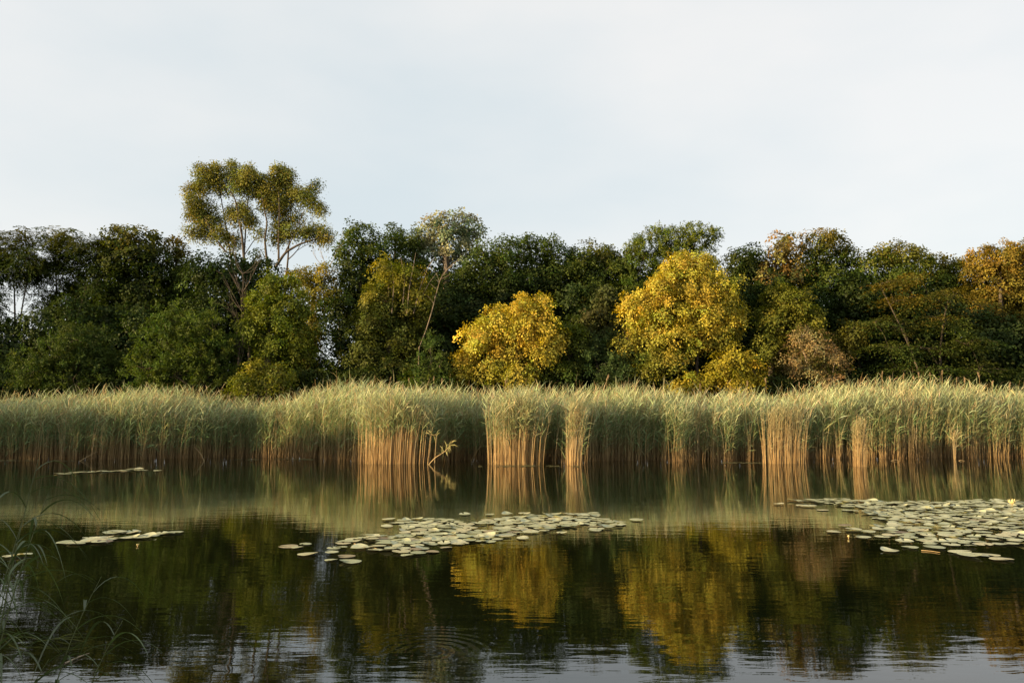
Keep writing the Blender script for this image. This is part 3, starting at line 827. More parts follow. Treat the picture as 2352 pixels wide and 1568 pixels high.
# --- unseen shore trees, placed and sized to shade the left and foreground reeds
wl_ = []
for i in range(8):
    fz = 1.2 + 5.0 * i / 7
    r_ = rng.uniform(1.2, 1.8) * (1.0 - 0.3 * i / 7)
    wl_.append(((-41.5 + rng.uniform(-1.3, 1.3), 31.0 + rng.uniform(-1.3, 1.3), fz), (r_, r_, r_ * 0.8)))
shore = make_tree('shore_tree', 'low tree on the left shore nearest the far reeds', 'tree', 31.0, -41.5, 'deep', DARK, None, world_lobes=wl_, group='trees on the near and left shore', twigs=False)
for k, (x, y, h, lab) in enumerate([(-42, 28.0, 7.0, 'second tree on the left shore from the far reeds'), (-41, 25.0, 7.8, 'third tree on the left shore from the far reeds'), (-42, 22.0, 8.8, 'tallest tree on the left shore'),
                                    (-13.5, 0.6, 7.0, 'unseen tree on the near bank shading the foreground reeds'), (-17.5, -1.2, 8.0, 'unseen tree farther back on the near bank shading the foreground reeds')]):
    copy_plant(shore, lab, 0, y, mirror=k % 2 == 0, sx=1.15, sz=h / 7.0, world_x=x)


# ------------------------------------------------------------------ reeds
def reed_mesh(roots, heights, dry, lean_dir=None, leaf_n=9, bare_frac=0.27, lean=0.10, wind=0.55, leaf_scale=1.0, name='reed', sun_gold=0.0):
    """every stalk is a tapered three-sided stem with arching blades"""
    n = len(roots)
    roots = np.asarray(roots, float)
    V, F3, F4, C = [], [], [], []
    cnt = 0
    ld = rng.normal(size=(n, 2)) * lean + np.array((0.05, 0.0))
    if lean_dir is not None:
        ld = ld + lean_dir
    def stem(t):
        t = np.asarray(t)
        h = heights[:, None] if t.ndim == 2 else heights
        ldx = ld[:, None, :] if t.ndim == 2 else ld
        rt = roots[:, None, :] if t.ndim == 2 else roots
        p = np.concatenate((ldx * (h * t ** 1.7)[..., None], (h * t)[..., None]), -1)
        return rt + p
    tone = rng.normal(1, 0.16, (n, 1))
    tan = np.array((0.50, 0.34, 0.15)); brown = np.array((0.30, 0.18, 0.08)); grn = np.array((0.26, 0.27, 0.11)); pale = np.array((0.56, 0.45, 0.25))
    ts = [0.0, 0.45, 1.0]
    rads = [0.0085, 0.007, 0.003]
    a0 = rng.uniform(0, 6.28, n)
    for k, (t, r_) in enumerate(zip(ts, rads)):
        p = stem(np.full(n, t))
        for q in range(3):
            an = a0 + q * 2.094
            V.append(p + np.stack((np.cos(an), np.sin(an), np.zeros(n)), 1) * r_)
            base = np.where(rng.random((n, 1)) < (0.15 if sun_gold else 0.65), brown, tan * (1.15 if sun_gold else 1.0)) if k == 0 else (np.where(dry[:, None], pale, tan * 1.1 if sun_gold else tan * 0.45 + grn * 0.5) if k == 1 else np.where(dry[:, None], tan, grn))  # stem colours brightened for sunlit clumps, browner in the bed
            C.append(base * tone)
    # verts are stacked as 9 blocks of n
    idx = np.arange(n)
    for k in range(2):
        for q in range(3):
            q2 = (q + 1) % 3
            F4.append(np.stack(((k * 3 + q) * n + idx, (k * 3 + q2) * n + idx, (k * 3 + 3 + q2) * n + idx, (k * 3 + 3 + q) * n + idx), 1))
    cnt = 9 * n
    bare = np.clip(bare_frac + rng.normal(0, 0.09, n) + 0.07 * np.sin(roots[:, 0] * 1.7 + 1) + 0.05 * np.sin(roots[:, 0] * 4.1), 0.10, 0.62)
    for j in range(leaf_n):
        on = (~dry) | (rng.random(n) < 0.22)
        m = idx[on]
        t = bare + (1 - bare) * ((j + rng.random(n)) / leaf_n)
        p = stem(t)[m]
        az = rng.uniform(0, 6.283, len(m))
        hd = np.stack((np.cos(az) + wind, np.sin(az) * 0.9 - 0.15, np.zeros(len(m))), 1)
        hd = unit(hd)
        L = rng.uniform(0.32, 0.66, (len(m), 1)) * leaf_scale
        up = rng.uniform(0.4, 1.7, (len(m), 1))
        up = np.where(t[m][:, None] > 0.85, up + 0.5, up)
        d1 = unit(hd + np.array((0, 0, 1.0)) * up)
        d2 = unit(hd + np.array((0, 0, 1.0)) * (up - rng.uniform(0.2, 1.2, (len(m), 1))))
        wv_ = unit(np.cross(d1, rng.normal(size=(len(m), 3)) * 0.4 + np.array((0, 0, 1.0)))) * rng.uniform(0.008, 0.0155, (len(m), 1)) * leaf_scale
        mid = p + d1 * L * 0.5
        tip = mid + d2 * L * 0.55
        k = len(m)
        V += [p - wv_ * 0.6, p + wv_ * 0.6, mid + wv_, mid - wv_, tip]
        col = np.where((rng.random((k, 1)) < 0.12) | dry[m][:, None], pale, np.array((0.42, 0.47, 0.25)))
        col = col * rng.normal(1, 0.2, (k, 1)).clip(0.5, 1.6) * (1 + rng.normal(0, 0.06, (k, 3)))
        col = np.where(t[m][:, None] < 0.7, col * np.array((0.60, 0.72, 0.60)), col)  # lower leaves greener, with the belt's inner shade put into their colour
        if sun_gold: col = col * (1 - sun_gold) + pale * 1.05 * sun_gold  # sunlight on jutting clumps blended into the leaf colour
        C += [col, col, col, col, col]
        b = np.arange(k)
        F4.append(np.stack((cnt + b, cnt + k + b, cnt + 2 * k + b, cnt + 3 * k + b), 1))
        F3.append(np.stack((cnt + 3 * k + b, cnt + 2 * k + b, cnt + 4 * k + b), 1))
        cnt += 5 * k
    V = np.concatenate(V); C = np.clip(np.concatenate(C), 0.01, 0.9)
    return mesh_np(name, V, [np.concatenate(F4), np.concatenate(F3)], M_REED, C)


TOP_PX = [(-600, 915), (0, 922), (150, 920), (250, 908), (450, 905), (520, 925), (600, 925), (680, 905), (760, 893), (860, 893), (930, 905), (1100, 908), (1200, 912), (1350, 902), (1420, 900),
          (1600, 916), (1750, 915), (1850, 905), (1920, 895), (2000, 885), (2200, 888), (2280, 900), (2352, 905), (2900, 900)]
_t = np.array([at(px, py, 40.0) for px, py in TOP_PX])
n_reed = 22000
xs = rng.uniform(-33, 36, n_reed)
dep = 4.6 * rng.random(n_reed) ** 1.35
clumpy = 0.18 * np.sin(xs * 2.3) + 0.16 * np.sin(xs * 5.9 + 1.3) + 0.12 * np.sin(xs * 0.9 + 2)
ys = reed_front(xs + rng.normal(0, 0.25, n_reed)) + 0.12 + dep + np.abs(clumpy) * 0.9
hs = np.interp(xs, _t[:, 0], _t[:, 2]) * (0.80 + 0.17 * np.clip(dep / 3.0, 0, 1)) * rng.normal(1, 0.075, n_reed).clip(0.72, 1.2)
hs += 0.10 * np.sin(xs * 1.3) + 0.08 * np.sin(xs * 3.7 + 0.5)
dryp = (np.sin(xs * 1.9 + 0.7) * np.sin(xs * 0.63) > 0.35) * 0.22 + 0.10
dry = rng.random(n_reed) < dryp
hs = np.where(dry, hs * 1.09, hs)
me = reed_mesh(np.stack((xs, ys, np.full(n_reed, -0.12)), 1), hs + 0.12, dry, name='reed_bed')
rb = obj('reed_bed', me)
set_props(rb, 'dense belt of green and straw-coloured reeds along the far shore', 'reeds', kind='stuff')


def reed_clump(name, label, px0, px1, py, top_py, n, dry_frac, depth=0.5, leaf_scale=0.8, bare=0.25, fan=0.06, sun_gold=0.3):
    a = on_water(px0, py); b = on_water(px1, py)
    c = (a + b) / 2
    top = at((px0 + px1) / 2, top_py, c[1])[2]
    half = (b[0] - a[0]) / 2
    x = np.clip(rng.normal(0, 0.62, n), -1.5, 1.5) * half
    y = rng.uniform(0, 1, n) * depth
    h = top * rng.normal(0.9, 0.09, n).clip(0.5, 1.06)
    m = reed_mesh(np.stack((x, y, np.full(n, -0.12)), 1), h + 0.12, rng.random(n) < dry_frac, np.stack((x / max(half, 0.01) * fan, np.zeros(n)), 1),
                  bare_frac=bare, lean=0.03, leaf_scale=leaf_scale, name=name, wind=0.2, sun_gold=sun_gold)
    o = obj(name, m, None, (c[0], c[1], 0))
    set_props(o, label, 'reeds', 'reed clumps standing out from the belt')
    return o


reed_clump('reed_clump', 'stout sunlit golden clump of reeds left of the lone tuft', 1776, 1838, 1065, 930, 380, 0.30, 0.6, 0.42, 0.22, 0.05, 0.6)
reed_clump('reed_tuft', 'lone short sunlit golden tuft of reeds standing in the water at the right', 1970, 1989, 1072, 960, 200, 0.35, 0.35, 0.33, 0.15, 0.035, 0.7)
reed_clump('reed_clump', 'narrow tall sunlit golden clump of reeds right of the middle lily patch top', 1306, 1328, 1069, 912, 110, 0.4, 0.35, 0.8, 0.42, 0.04, 0.2)
reed_clump('reed_clump', 'broad sunlit golden-stemmed clump of reeds below the small yellow tree', 1142, 1226, 1067, 905, 330, 0.25, 0.7, 1.0, 0.45, 0.07, 0.15)
reed_clump('reed_sprig', 'thin sparse sprig of reeds near the right edge', 2191, 2197, 1054, 985, 14, 0.6, 0.15, 0.9, 0.4, 0.10, 0.4)
reed_clump('reed_clump', 'wide sunlit golden-stemmed bulge of reeds left of the bent reed', 850, 955, 1066, 905, 420, 0.3, 0.8, 1.0, 0.48, 0.05, 0.1)


# tall dry stalks with plumes above the belt
plume_px = [(895, 868), (912, 880), (938, 872), (926, 890), (850, 880), (862, 893), (996, 868), (1015, 876), (1392, 868), (1418, 880), (1265, 890), (1160, 878), (1715, 880), (1700, 893), (1758, 873),
            (2025, 855), (2045, 870), (2075, 862), (2098, 868), (2110, 860), (2135, 860), (2165, 855), (2196, 870), (2215, 872), (2250, 862), (2280, 880), (1955, 890), (1990, 880),
            (240, 900), (262, 897), (322, 905), (395, 905), (350, 900), (760, 890), (700, 895), (540, 915), (170, 915), (1085, 890), (1610, 885), (1835, 880), (1890, 885), (2320, 885)]


ORD = ['first', 'second', 'third', 'fourth', 'fifth', 'sixth', 'seventh', 'eighth', 'ninth', 'tenth', 'eleventh', 'twelfth', 'thirteenth', 'fourteenth', 'fifteenth', 'sixteenth',
       'seventeenth', 'eighteenth', 'nineteenth', 'twentieth', 'twenty-first', 'twenty-second', 'twenty-third', 'twenty-fourth', 'twenty-fifth', 'twenty-sixth', 'twenty-seventh',
       'twenty-eighth', 'twenty-ninth', 'thirtieth', 'thirty-first', 'thirty-second']
ZONES = [(480, 'the left willow bushes'), (780, 'the fresh green tree'), (960, 'the tree with golden twigs'), (1300, 'the small yellow tree'), (1480, 'the hollow between the yellow trees'),
         (1780, 'the big yellow tree'), (1990, 'the dry tufted bush'), (2180, 'the layered tree'), (9999, 'the orange-tinged tree at the right')]


def plume_mesh():
    tb_ = Tubes()
    n = 60
    V, F = [], []
    for i in range(n):
        z = rng.uniform(-0.02, 0.20)
        p = np.array((rng.normal() * 0.006 + 0.02 * z, rng.normal() * 0.006, z))
        d = unit(np.array((rng.normal() * 0.28 + 0.2, rng.normal() * 0.25, 0.9)))
        L = 0.09 * (1 - z * 2.2) + 0.03
        s = unit(np.cross(d, rng.normal(size=3))) * 0.008
        b = len(V)
        V += [p - s, p + s, p + d * L]
        F.append((b, b + 1, b + 2))
    return np.array(V), np.array(F)


pv, pf = plume_mesh()
pc = np.tile(np.array((0.40, 0.29, 0.17)), (len(pv), 1)) * rng.normal(1, 0.15, (len(pv), 1))
PLUME = mesh_np('plume', pv, [pf], M_REED, pc)
zone_n = {}
for px, py in sorted(plume_px):
    zone = next(z for lim, z in ZONES if px < lim)
    zone_n[zone] = zone_n.get(zone, 0) + 1
    Y = 40.0 + rng.uniform(-0.8, 0.9)
    p = at(px + rng.uniform(-2, 2), py + 4, Y)
    gz = float(ground_height(np.array([p[0]]), np.array([Y]))[0])
    root = empty('plumed_reed', (p[0], Y, gz))
    set_props(root, 'dry plumed reed stalk before %s, %s from the left' % (zone, ORD[zone_n[zone] - 1]), 'reed', 'plumed reed stalks above the belt')
    tb = Tubes()
    hz = p[2] - gz
    lx = rng.normal() * 0.10
    t = np.linspace(0, 1, 5)
    tb.add(np.stack((lx * (t ** 1.5 - 1), 0 * t, t * hz), 1), np.linspace(0.010, 0.006, 5), 4)
    obj('stalk', tb.mesh('stalk', M_DRYREED), root)
    pl = obj('plume', PLUME, root, (0, 0, hz - 0.02))
    pl.rotation_euler = (rng.normal() * 0.1, rng.normal() * 0.15 + 0.1, rng.uniform(0, 6.28))
    s = rng.uniform(0.8, 1.3)
    pl.scale = (s, s, s)


# bent and fallen stalks at the foot of the belt
def bent_reed(name, label, pts_px, Y, r_=0.016, leaves=0, cat='reed', group=None, floor=True):
    P = np.array([at(px, py, Y) for px, py in pts_px])
    if floor: P[0, 2] = -0.05
    tn = np.linspace(0, 1, 14); t0 = np.linspace(0, 1, len(P))
    P = np.stack([np.interp(tn, t0, P[:, q]) for q in range(3)], 1)
    P[1:-1] = (P[:-2] + 2 * P[1:-1] + P[2:]) / 4
    B = np.array((P[0, 0], P[0, 1], 0.0))
    root = empty(name, B)
    set_props(root, label, cat, group)
    tb_ = Tubes(); tb_.add(P - B, np.linspace(r_, r_ * 0.5, 14), 5)
    obj('stalk', tb_.mesh('stalk', M_DRYREED), root)
    for i in range(leaves):
        j = rng.integers(6, 14)
        q0 = P[j]
        d = unit(np.array((rng.normal() * 0.5, rng.normal() * 0.4, rng.uniform(-0.9, 1.0))))
        L = rng.uniform(0.25, 0.5)
        s = unit(np.cross(d, (0.2, 1, 0.1))) * 0.018
        q1 = q0 + d * L * 0.5
        q2 = q1 + unit(d + np.array((0, 0, -0.5))) * L * 0.5
        vv = np.array([q0 - s * .5, q0 + s * .5, q1 + s, q1 - s, q2]) - B
        cc = np.tile(np.array((0.30, 0.27, 0.10)) * rng.uniform(0.8, 1.3), (5, 1))
        obj('leaf', mesh_np('leaf', vv, [np.array([[0, 1, 2, 3]]), np.array([[3, 2, 4]])], M_REED, cc), root)


bent_reed('bent_reed', 'bent leafy reed arching right over the water left of the dark reed gap', [(983, 1066), (1000, 1050), (1018, 1040), (1030, 1028), (1040, 1012)], 33.5, 0.026, 22)
bent_reed('bent_reed', 'straw-coloured reed snapped over above the bent leafy reed', [(998, 1066), (1001, 1020), (1003, 996), (994, 1000), (980, 992)], 33.6, 0.016, 6)
G_FALL = 'fallen stalks at the foot of the reeds'
fallen = [((1335, 1066), (1350, 1060), (1368, 1066)), ((1350, 1068), (1372, 1061), (1388, 1066)), ((880, 1064), (898, 1061), (925, 1067)), ((1838, 1062), (1850, 1063), (1866, 1067)),
          ((1752, 1066), (1765, 1062), (1776, 1058)), ((2040, 1052), (2055, 1055), (2068, 1058)), ((2198, 1052), (2206, 1056), (2216, 1058)), ((1126, 1066), (1140, 1062), (1156, 1056)),
          ((180, 1056), (205, 1046), (225, 1036)), ((1080, 1058), (1096, 1035), (1108, 1020)), ((1600, 1060), (1588, 1046), (1575, 1035)), ((470, 1056), (460, 1040), (445, 1025))]
for q in fallen:
    bent_reed('fallen_stalk', 'pale fallen reed stalk slanting at the water line of the far shore', q, 36.0 - 0.4 * (q[0][1] > 1063), 0.016, 0, 'stalk', G_FALL)

# ------------------------------------------------------------------ floating plants
def pad_shape(seed, flat=True):
    r_ = np.random.default_rng(seed)
    k = 22
    notch = r_.uniform(0.10, 0.26)
    an = np.linspace(notch, 2 * np.pi - notch, k)
    rad = 1 + 0.05 * np.sin(an * 3 + r_.uniform(0, 6)) + 0.03 * np.sin(an * 7 + r_.uniform(0, 6))
    curl = r_.uniform(0.0, 0.05) * np.maximum(0, np.sin(an + r_.uniform(0, 6))) ** 2 * (1.0 if flat else 2.0)
    outer = np.stack((np.cos(an) * rad * 0.92, np.sin(an) * rad, 0.012 + curl), 1)
    inner = np.stack((np.cos(an) * rad * 0.55, np.sin(an) * rad * 0.6, 0.02 + 0 * an), 1)
    centre = np.array([[0.06, 0, 0.012]])
    v = np.concatenate((centre, inner, outer))
    f3 = np.array([(0, 1 + i, 2 + i) for i in range(k - 1)])
    f4 = np.array([(1 + i, 1 + k + i, 2 + k + i, 2 + i) for i in range(k - 1)])
    return v, f3, f4


PADS = []
for s in range(9):
    v, f3, f4 = pad_shape(s, s < 6)
    PADS.append((v, f3, f4, mesh_np('lily_pad', v, [f3, f4], M_PAD, smooth=True)))


def in_poly(p, poly):
    x, y = p
    ins = False
    j = len(poly) - 1
    for i in range(len(poly)):
        xi, yi = poly[i]; xj, yj = poly[j]
        if (yi > y) != (yj > y) and x < (xj - xi) * (y - yi) / (yj - yi) + xi:
            ins = not ins
        j = i
    return ins


ZC = lambda a: [(627 + x * 0.3583, 843 + y * 0.3583) for x, y in a]
ZR = lambda a: [(1372 + x * 0.4167, 843 + y * 0.4167) for x, y in a]
ZL = lambda a: [(x * 0.3439, 1029 + y * 0.3439) for x, y in a]
mid_poly = ZC([(440, 1115), (560, 1090), (720, 1085), (850, 1065), (830, 1010), (800, 990), (950, 970), (1130, 975), (1250, 1000), (1400, 975), (1600, 955), (1830, 945), (2060, 940), (2090, 975), (2160, 990),
               (2250, 1003), (2200, 1030), (2080, 1040), (2000, 1010), (1900, 1025), (1720, 1060), (1560, 1075), (1480, 1110), (1350, 1125), (1160, 1140), (990, 1145), (960, 1175), (980, 1195), (850, 1212),
               (760, 1195), (860, 1180), (640, 1180), (520, 1170), (560, 1130)])
mid_holes = [ZC([(1250, 1010), (1420, 1005), (1430, 1045), (1280, 1050)]), ZC([(560, 1110), (640, 1110), (640, 1150), (540, 1150)]), ZC([(1420, 1080), (1330, 1085), (1330, 1060), (1420, 1060)])]
right_poly = ZR([(1060, 735), (1300, 728), (1480, 738), (1650, 745), (1900, 745), (2100, 730), (2352, 742), (2900, 745), (3100, 1010), (2700, 1010), (2352, 985), (2250, 975), (2140, 985), (2050, 995), (1900, 980),
                 (1700, 975), (1640, 940), (1570, 905), (1480, 890), (1590, 870), (1640, 850), (1590, 835), (1500, 815), (1460, 785), (1330, 765), (1200, 748), (1100, 745)])
right_holes = [ZR([(2140, 890), (2240, 890), (2240, 925), (2150, 925)]), ZR([(1800, 905), (1860, 900), (1870, 930), (1800, 930)])]

pads = []        # x, y, r, patch


def scatter(poly, holes, target, rmin, rmax, patch, sep):
    W_ = np.array([on_water(*p)[:2] for p in poly])
    lo, hi = W_.min(0), W_.max(0)
    H_ = [[tuple(on_water(*p)[:2]) for p in h] for h in holes]
    poly_w = [tuple(q) for q in W_]
    got = []
    for _ in range(target * 60):
        p = rng.uniform(lo, hi)
        if not in_poly(p, poly_w) or any(in_poly(p, h) for h in H_):
            continue
        r_ = rng.uniform(rmin, rmax)
        if any((p[0] - q[0]) ** 2 + (p[1] - q[1]) ** 2 < (sep * (r_ + q[2])) ** 2 for q in got):
            continue
        got.append((p[0], p[1], r_, patch))
        if len(got) >= target:
            break
    pads.extend(got)


scatter(mid_poly, mid_holes, 250, 0.10, 0.18, 'mid', 0.74)
scatter(right_poly, right_holes, 560, 0.10, 0.17, 'right', 0.72)
left_px = ZL([(440, 628), (470, 634), (505, 640), (545, 630), (590, 626), (620, 612), (650, 622), (600, 600), (690, 606), (730, 612), (745, 598), (770, 562), (750, 570), (790, 566), (860, 564), (895, 561),
              (835, 604), (870, 600), (905, 596), (950, 600), (985, 594), (1005, 584), (1040, 576), (1075, 574), (1120, 571), (1165, 568), (700, 630), (660, 632)])
far_left_px = [(137, 1088), (150, 1088)] + [(160 + 7 * i, 1086.5 - i * 0.28) for i in range(24)] + [(300, 1078), (318, 1078), (330, 1080), (362, 1081), (285, 1083)]
edge_left_px = ZL([(70, 728), (105, 722), (140, 720), (175, 718)])
solo_mid = ZC([(100, 1150), (155, 1158), (210, 1137), (222, 1204), (390, 1168), (440, 1162), (378, 1195), (370, 1238), (470, 1215), (495, 1250), (1850, 1065), (2065, 1050), (2330, 983), (740, 980), (775, 1000), (730, 1021),
               (1230, 945), (1390, 948), (1500, 945), (1610, 943), (600, 1085), (1020, 1185), (1110, 1160), (1600, 1098), (450, 1135)])
solo_right = ZR([(1000, 757), (1130, 767), (1170, 769), (1240, 788), (1380, 790), (1410, 795), (1303, 910), (1366, 876), (1410, 898), (1490, 913), (1465, 937), (1570, 936), (1612, 1014), (1725, 997), (1860, 997),
                 (2000, 1025), (2055, 1042), (2150, 1037), (2225, 1060), (1550, 835), (1590, 845)])
for px, py in left_px:
    q = on_water(px, py); pads.append((q[0], q[1], rng.uniform(0.12, 0.18), 'left'))
for px, py in far_left_px:
    q = on_water(px, py); pads.append((q[0], q[1], rng.uniform(0.13, 0.2), 'farleft'))
for px, py in edge_left_px:
    q = on_water(px, py); pads.append((q[0], q[1], rng.uniform(0.10, 0.13), 'leftedge'))
for k, (px, py) in enumerate(solo_mid):
    q = on_water(px, py); pads.append((q[0], q[1], 0.17 if k in (0, 3, 9) else rng.uniform(0.10, 0.15), 'solomid%d' % k))
for k, (px, py) in enumerate(solo_right):
    q = on_water(px, py); pads.append((q[0], q[1], 0.18 if k in (14, 15, 16, 17, 18) else rng.uniform(0.12, 0.16), 'soloright%d' % k))

SOLO = {'solomid3': 'single round lily pad left below the middle patch, leftmost one on its own', 'solomid9': 'largest and lowest of the loose lily pads left of the middle patch',
        'solomid7': 'small lily pad just left of the largest loose one by the middle patch', 'solomid8': 'small lily pad just above the largest loose one by the middle patch',
        'solomid4': 'brownish curled lily pad left of the middle patch', 'solomid12': 'single lily pad off the right end of the middle patch',
        'solomid10': 'single pale lily pad below the right half of the middle patch', 'soloright6': 'leftmost loose lily pad in front of the right patch',
        'soloright12': 'lone lily pad in dark water below the left part of the right patch', 'soloright18': 'lowest lily pad of the right patch near the right edge',
        'soloright0': 'lone lily pad left of the top corner of the right patch', 'soloright3': 'lone lily pad below the left tip of the right patch'}
PATCH = {'mid': ('pale green lily pad in the crowded patch in the middle of the pond', 'lily pads of the middle patch'),
         'right': ('pale green lily pad in the large patch at the right of the pond', 'lily pads of the right patch'),
         'left': ('cream-coloured lily pad in the slanting patch at the left', 'lily pads of the left patch'),
         'farleft': ('lily pad in the thin far row near the left reeds', 'lily pads of the far left row'),
         'leftedge': ('lily pad behind the foreground reed blades at the left edge', 'lily pads at the left edge'),
         'solomid': ('loose lily pad floating at the rim of the middle patch', 'loose lily pads round the middle patch'),
         'soloright': ('loose lily pad floating at the rim of the right patch', 'loose lily pads round the right patch')}


def in_view(q):
    return abs(q[0]) / q[1] < 0.66


special = [q for q in pads if q[3] not in ('mid', 'right')]
bulk = sorted([q for q in pads if q[3] in ('mid', 'right')], key=lambda q: -(q[2] / q[1] ** 1.5 if in_view(q) else 0))
n_ind = 300 - len(special)
indiv, rest = special + bulk[:n_ind], bulk[n_ind:]
order = {}
for key in ('left', 'farleft', 'leftedge', 'solomid', 'soloright'):
    for k, q in enumerate(sorted([q for q in special if q[3].rstrip('0123456789') == key and q[3] not in SOLO], key=lambda q: q[0] / q[1])):
        order[q] = ORD[k]


def area(q):
    """which part of its patch a pad floats in"""
    same = [p for p in bulk if p[3] == q[3] and in_view(p)]
    a = sorted(p[0] / p[1] for p in same); b = sorted(p[1] for p in same)
    u = np.searchsorted(a, q[0] / q[1]) / len(a); v = np.searchsorted(b, q[1]) / len(b)
    lr = 'left end' if u < 0.2 else 'left half' if u < 0.45 else 'middle' if u < 0.6 else 'right half' if u < 0.82 else 'right end'
    fb = 'front rim' if v < 0.12 else 'front' if v < 0.3 else 'centre' if v < 0.6 else 'back'
    return fb, lr


for i, (x, y, r_, patch) in enumerate(indiv):
    k = int(rng.integers(0, 9)) if patch != 'solomid4' else 7
    o = obj('lily_pad', PADS[k][3], None, (x, y, 0.004 + 0.0035 * (i % 7)))
    o.scale = (r_, r_ * rng.uniform(0.9, 1.1), 0.5)
    o.rotation_euler = (rng.normal() * 0.02, rng.normal() * 0.02, rng.uniform(0, 6.28))
    if patch in SOLO:
        set_props(o, SOLO[patch], 'lily pad', 'loose lily pads')
    else:
        key = patch.rstrip('0123456789')
        size = 'small' if r_ < 0.12 else 'large' if r_ > 0.155 else 'medium'
        if key in ('mid', 'right'):
            fb, lr = area((x, y, r_, patch))
            set_props(o, '%s pale lily pad at the %s of the %s patch, toward its %s' % (size, fb, 'middle' if key == 'mid' else 'right', lr), 'lily pad', PATCH[key][1])
        else:
            set_props(o, '%s, %s from the left' % (PATCH[key][0], order[(x, y, r_, patch)]), 'lily pad', PATCH[key][1])
V, F3, F4, n0 = [], [], [], 0
for i, (x, y, r_, patch) in enumerate(rest):
    v, f3, f4, _ = PADS[int(rng.integers(0, 9))]
    a = rng.uniform(0, 6.28)
    ca, sa = math.cos(a), math.sin(a)
    tilt = rng.normal(size=2) * 0.03
    vx = (v[:, 0] * ca - v[:, 1] * sa) * r_; vy = (v[:, 0] * sa + v[:, 1] * ca) * r_
    V.append(np.stack((x + vx, y + vy, 0.004 + 0.0035 * (i % 7) + v[:, 2] * 0.5 + np.abs(vx * tilt[0] + vy * tilt[1])), 1))
    F3.append(f3 + n0); F4.append(f4 + n0); n0 += len(v)
lp = obj('lily_pads', mesh_np('lily_pads', np.concatenate(V), [np.concatenate(F3), np.concatenate(F4)], M_PAD, smooth=True))
set_props(lp, 'crowded small lily pads in the far part of the right patch', 'lily pads', kind='stuff')


# water-lily flowers, and a glint built as a bud
def flower(px, py, s, label, open_=0.4):
    q = on_water(px, py)
    root = empty('lily_flower_or_glint', (q[0], q[1], 0.0))
    set_props(root, label, 'flower')
    tb_ = Tubes(); tb_.add(np.array([(0, 0, -0.1), (0, 0, 0.03), (0, 0, 0.06 * s)]), [0.008, 0.008, 0.012], 5)
    obj('stem', tb_.mesh('stem', M_DRYREED), root)
    for i in range(10):
        a = i * 2.399
        op = open_ * (0.5 + 0.5 * (i / 10))
        d = np.array((math.cos(a), math.sin(a), 0)); u = np.array((0, 0, 1.0)); sd = np.array((-math.sin(a), math.cos(a), 0))
        b = np.array((0, 0, 0.05 * s))
        m1 = b + (d * (0.05 + op * 0.06) + u * 0.05) * s
        t1 = b + (d * (0.02 + op * 0.14) + u * 0.13) * s
        vv = np.array([b - sd * .01 * s, b + sd * .01 * s, m1 + sd * .035 * s, m1 - sd * .035 * s, t1])
        obj('petal', mesh_np('petal', vv, [np.array([[0, 1, 2, 3]]), np.array([[3, 2, 4]])], M_PETAL, smooth=True), root)


flower(2325, 1163, 1.0, 'yellow water-lily flower among the right lily pads near the right edge', 0.5)
flower(1949, 1236, 0.35, 'small water-lily bud on its stalk left of the right patch', 0.1)
flower(316, 1254, 0.25, 'tiny bud-shaped glint on the water below the left lily patch', 0.6)  # bright glint on the water, modelled as a small pale bud


# duckweed mats against the reeds
def duckweed(label, px0, px1, py0, py1, n):
    V, F = [], []
    for i in range(n):
        px = rng.uniform(px0, px1); u = (px - px0) / (px1 - px0)
        py = py0 + (py1 - py0) * rng.random() + 2.0 * abs(u - 0.5)
        if math.sin(px * 0.11) + math.sin(px * 0.037 + 1) + 0.6 * math.sin(px * 0.31) < rng.uniform(-1.2, 1.4):
            continue
        q = on_water(px, py)
        r_ = rng.uniform(0.02, 0.06)
        an = np.linspace(0, 6.283, 6, endpoint=False) + rng.uniform(0, 1)
        b = len(V)
        z = 0.004 + rng.random() * 0.01
        for a in an:
            rr = r_ * rng.uniform(0.6, 1.2)
            V.append((q[0] + math.cos(a) * rr, q[1] + math.sin(a) * rr, z))
        F.append([b + k for k in range(6)])
    o = obj('duckweed_mat', mesh_np('duckweed_mat', np.array(V), [np.array(F)], M_DUCKWEED))
    set_props(o, label, 'duckweed', kind='stuff')


duckweed('thin green film of duckweed along the reeds at the left edge', -60, 170, 1055, 1059, 900)
duckweed('green film of duckweed where the left reeds recede', 540, 730, 1052, 1056, 700)
duckweed('brownish floating scum in front of the broad sunlit reed clump', 1100, 1330, 1068, 1072, 900)
duckweed('small film of floating scum left of the stout sunlit clump', 1640, 1750, 1061, 1064, 350)


# floating litter
def floating_stick(label, pts_px, r_, mat, name='floating_stalk', cat='stalk'):
    P = np.array([on_water(px, py, 0.012) for px, py in pts_px])
    tn = np.linspace(0, 1, 12); t0 = np.linspace(0, 1, len(P))
    P = np.stack([np.interp(tn, t0, P[:, q]) for q in range(3)], 1)
    B = P[0].copy()
    tb_ = Tubes(); tb_.add(P - B, np.linspace(r_, r_ * 0.4, 12), 5)
    o = obj(name, tb_.mesh(name, mat), None, B)
    set_props(o, label, cat)


floating_stick('thin pale twig floating at the lower left', [(148, 1523), (165, 1515), (182, 1507), (205, 1499)], 0.010, M_DEADWOOD, 'floating_twig', 'twig')
floating_stick('reddish stalk floating in front of the right lily patch', ZR([(1785, 1008), (1840, 1012), (1890, 1020)]), 0.007, M_DRYREED)
floating_stick('pale stalk lying across the left part of the middle lily patch', ZC([(520, 1130), (620, 1150), (700, 1170)]), 0.007, M_DRYREED)


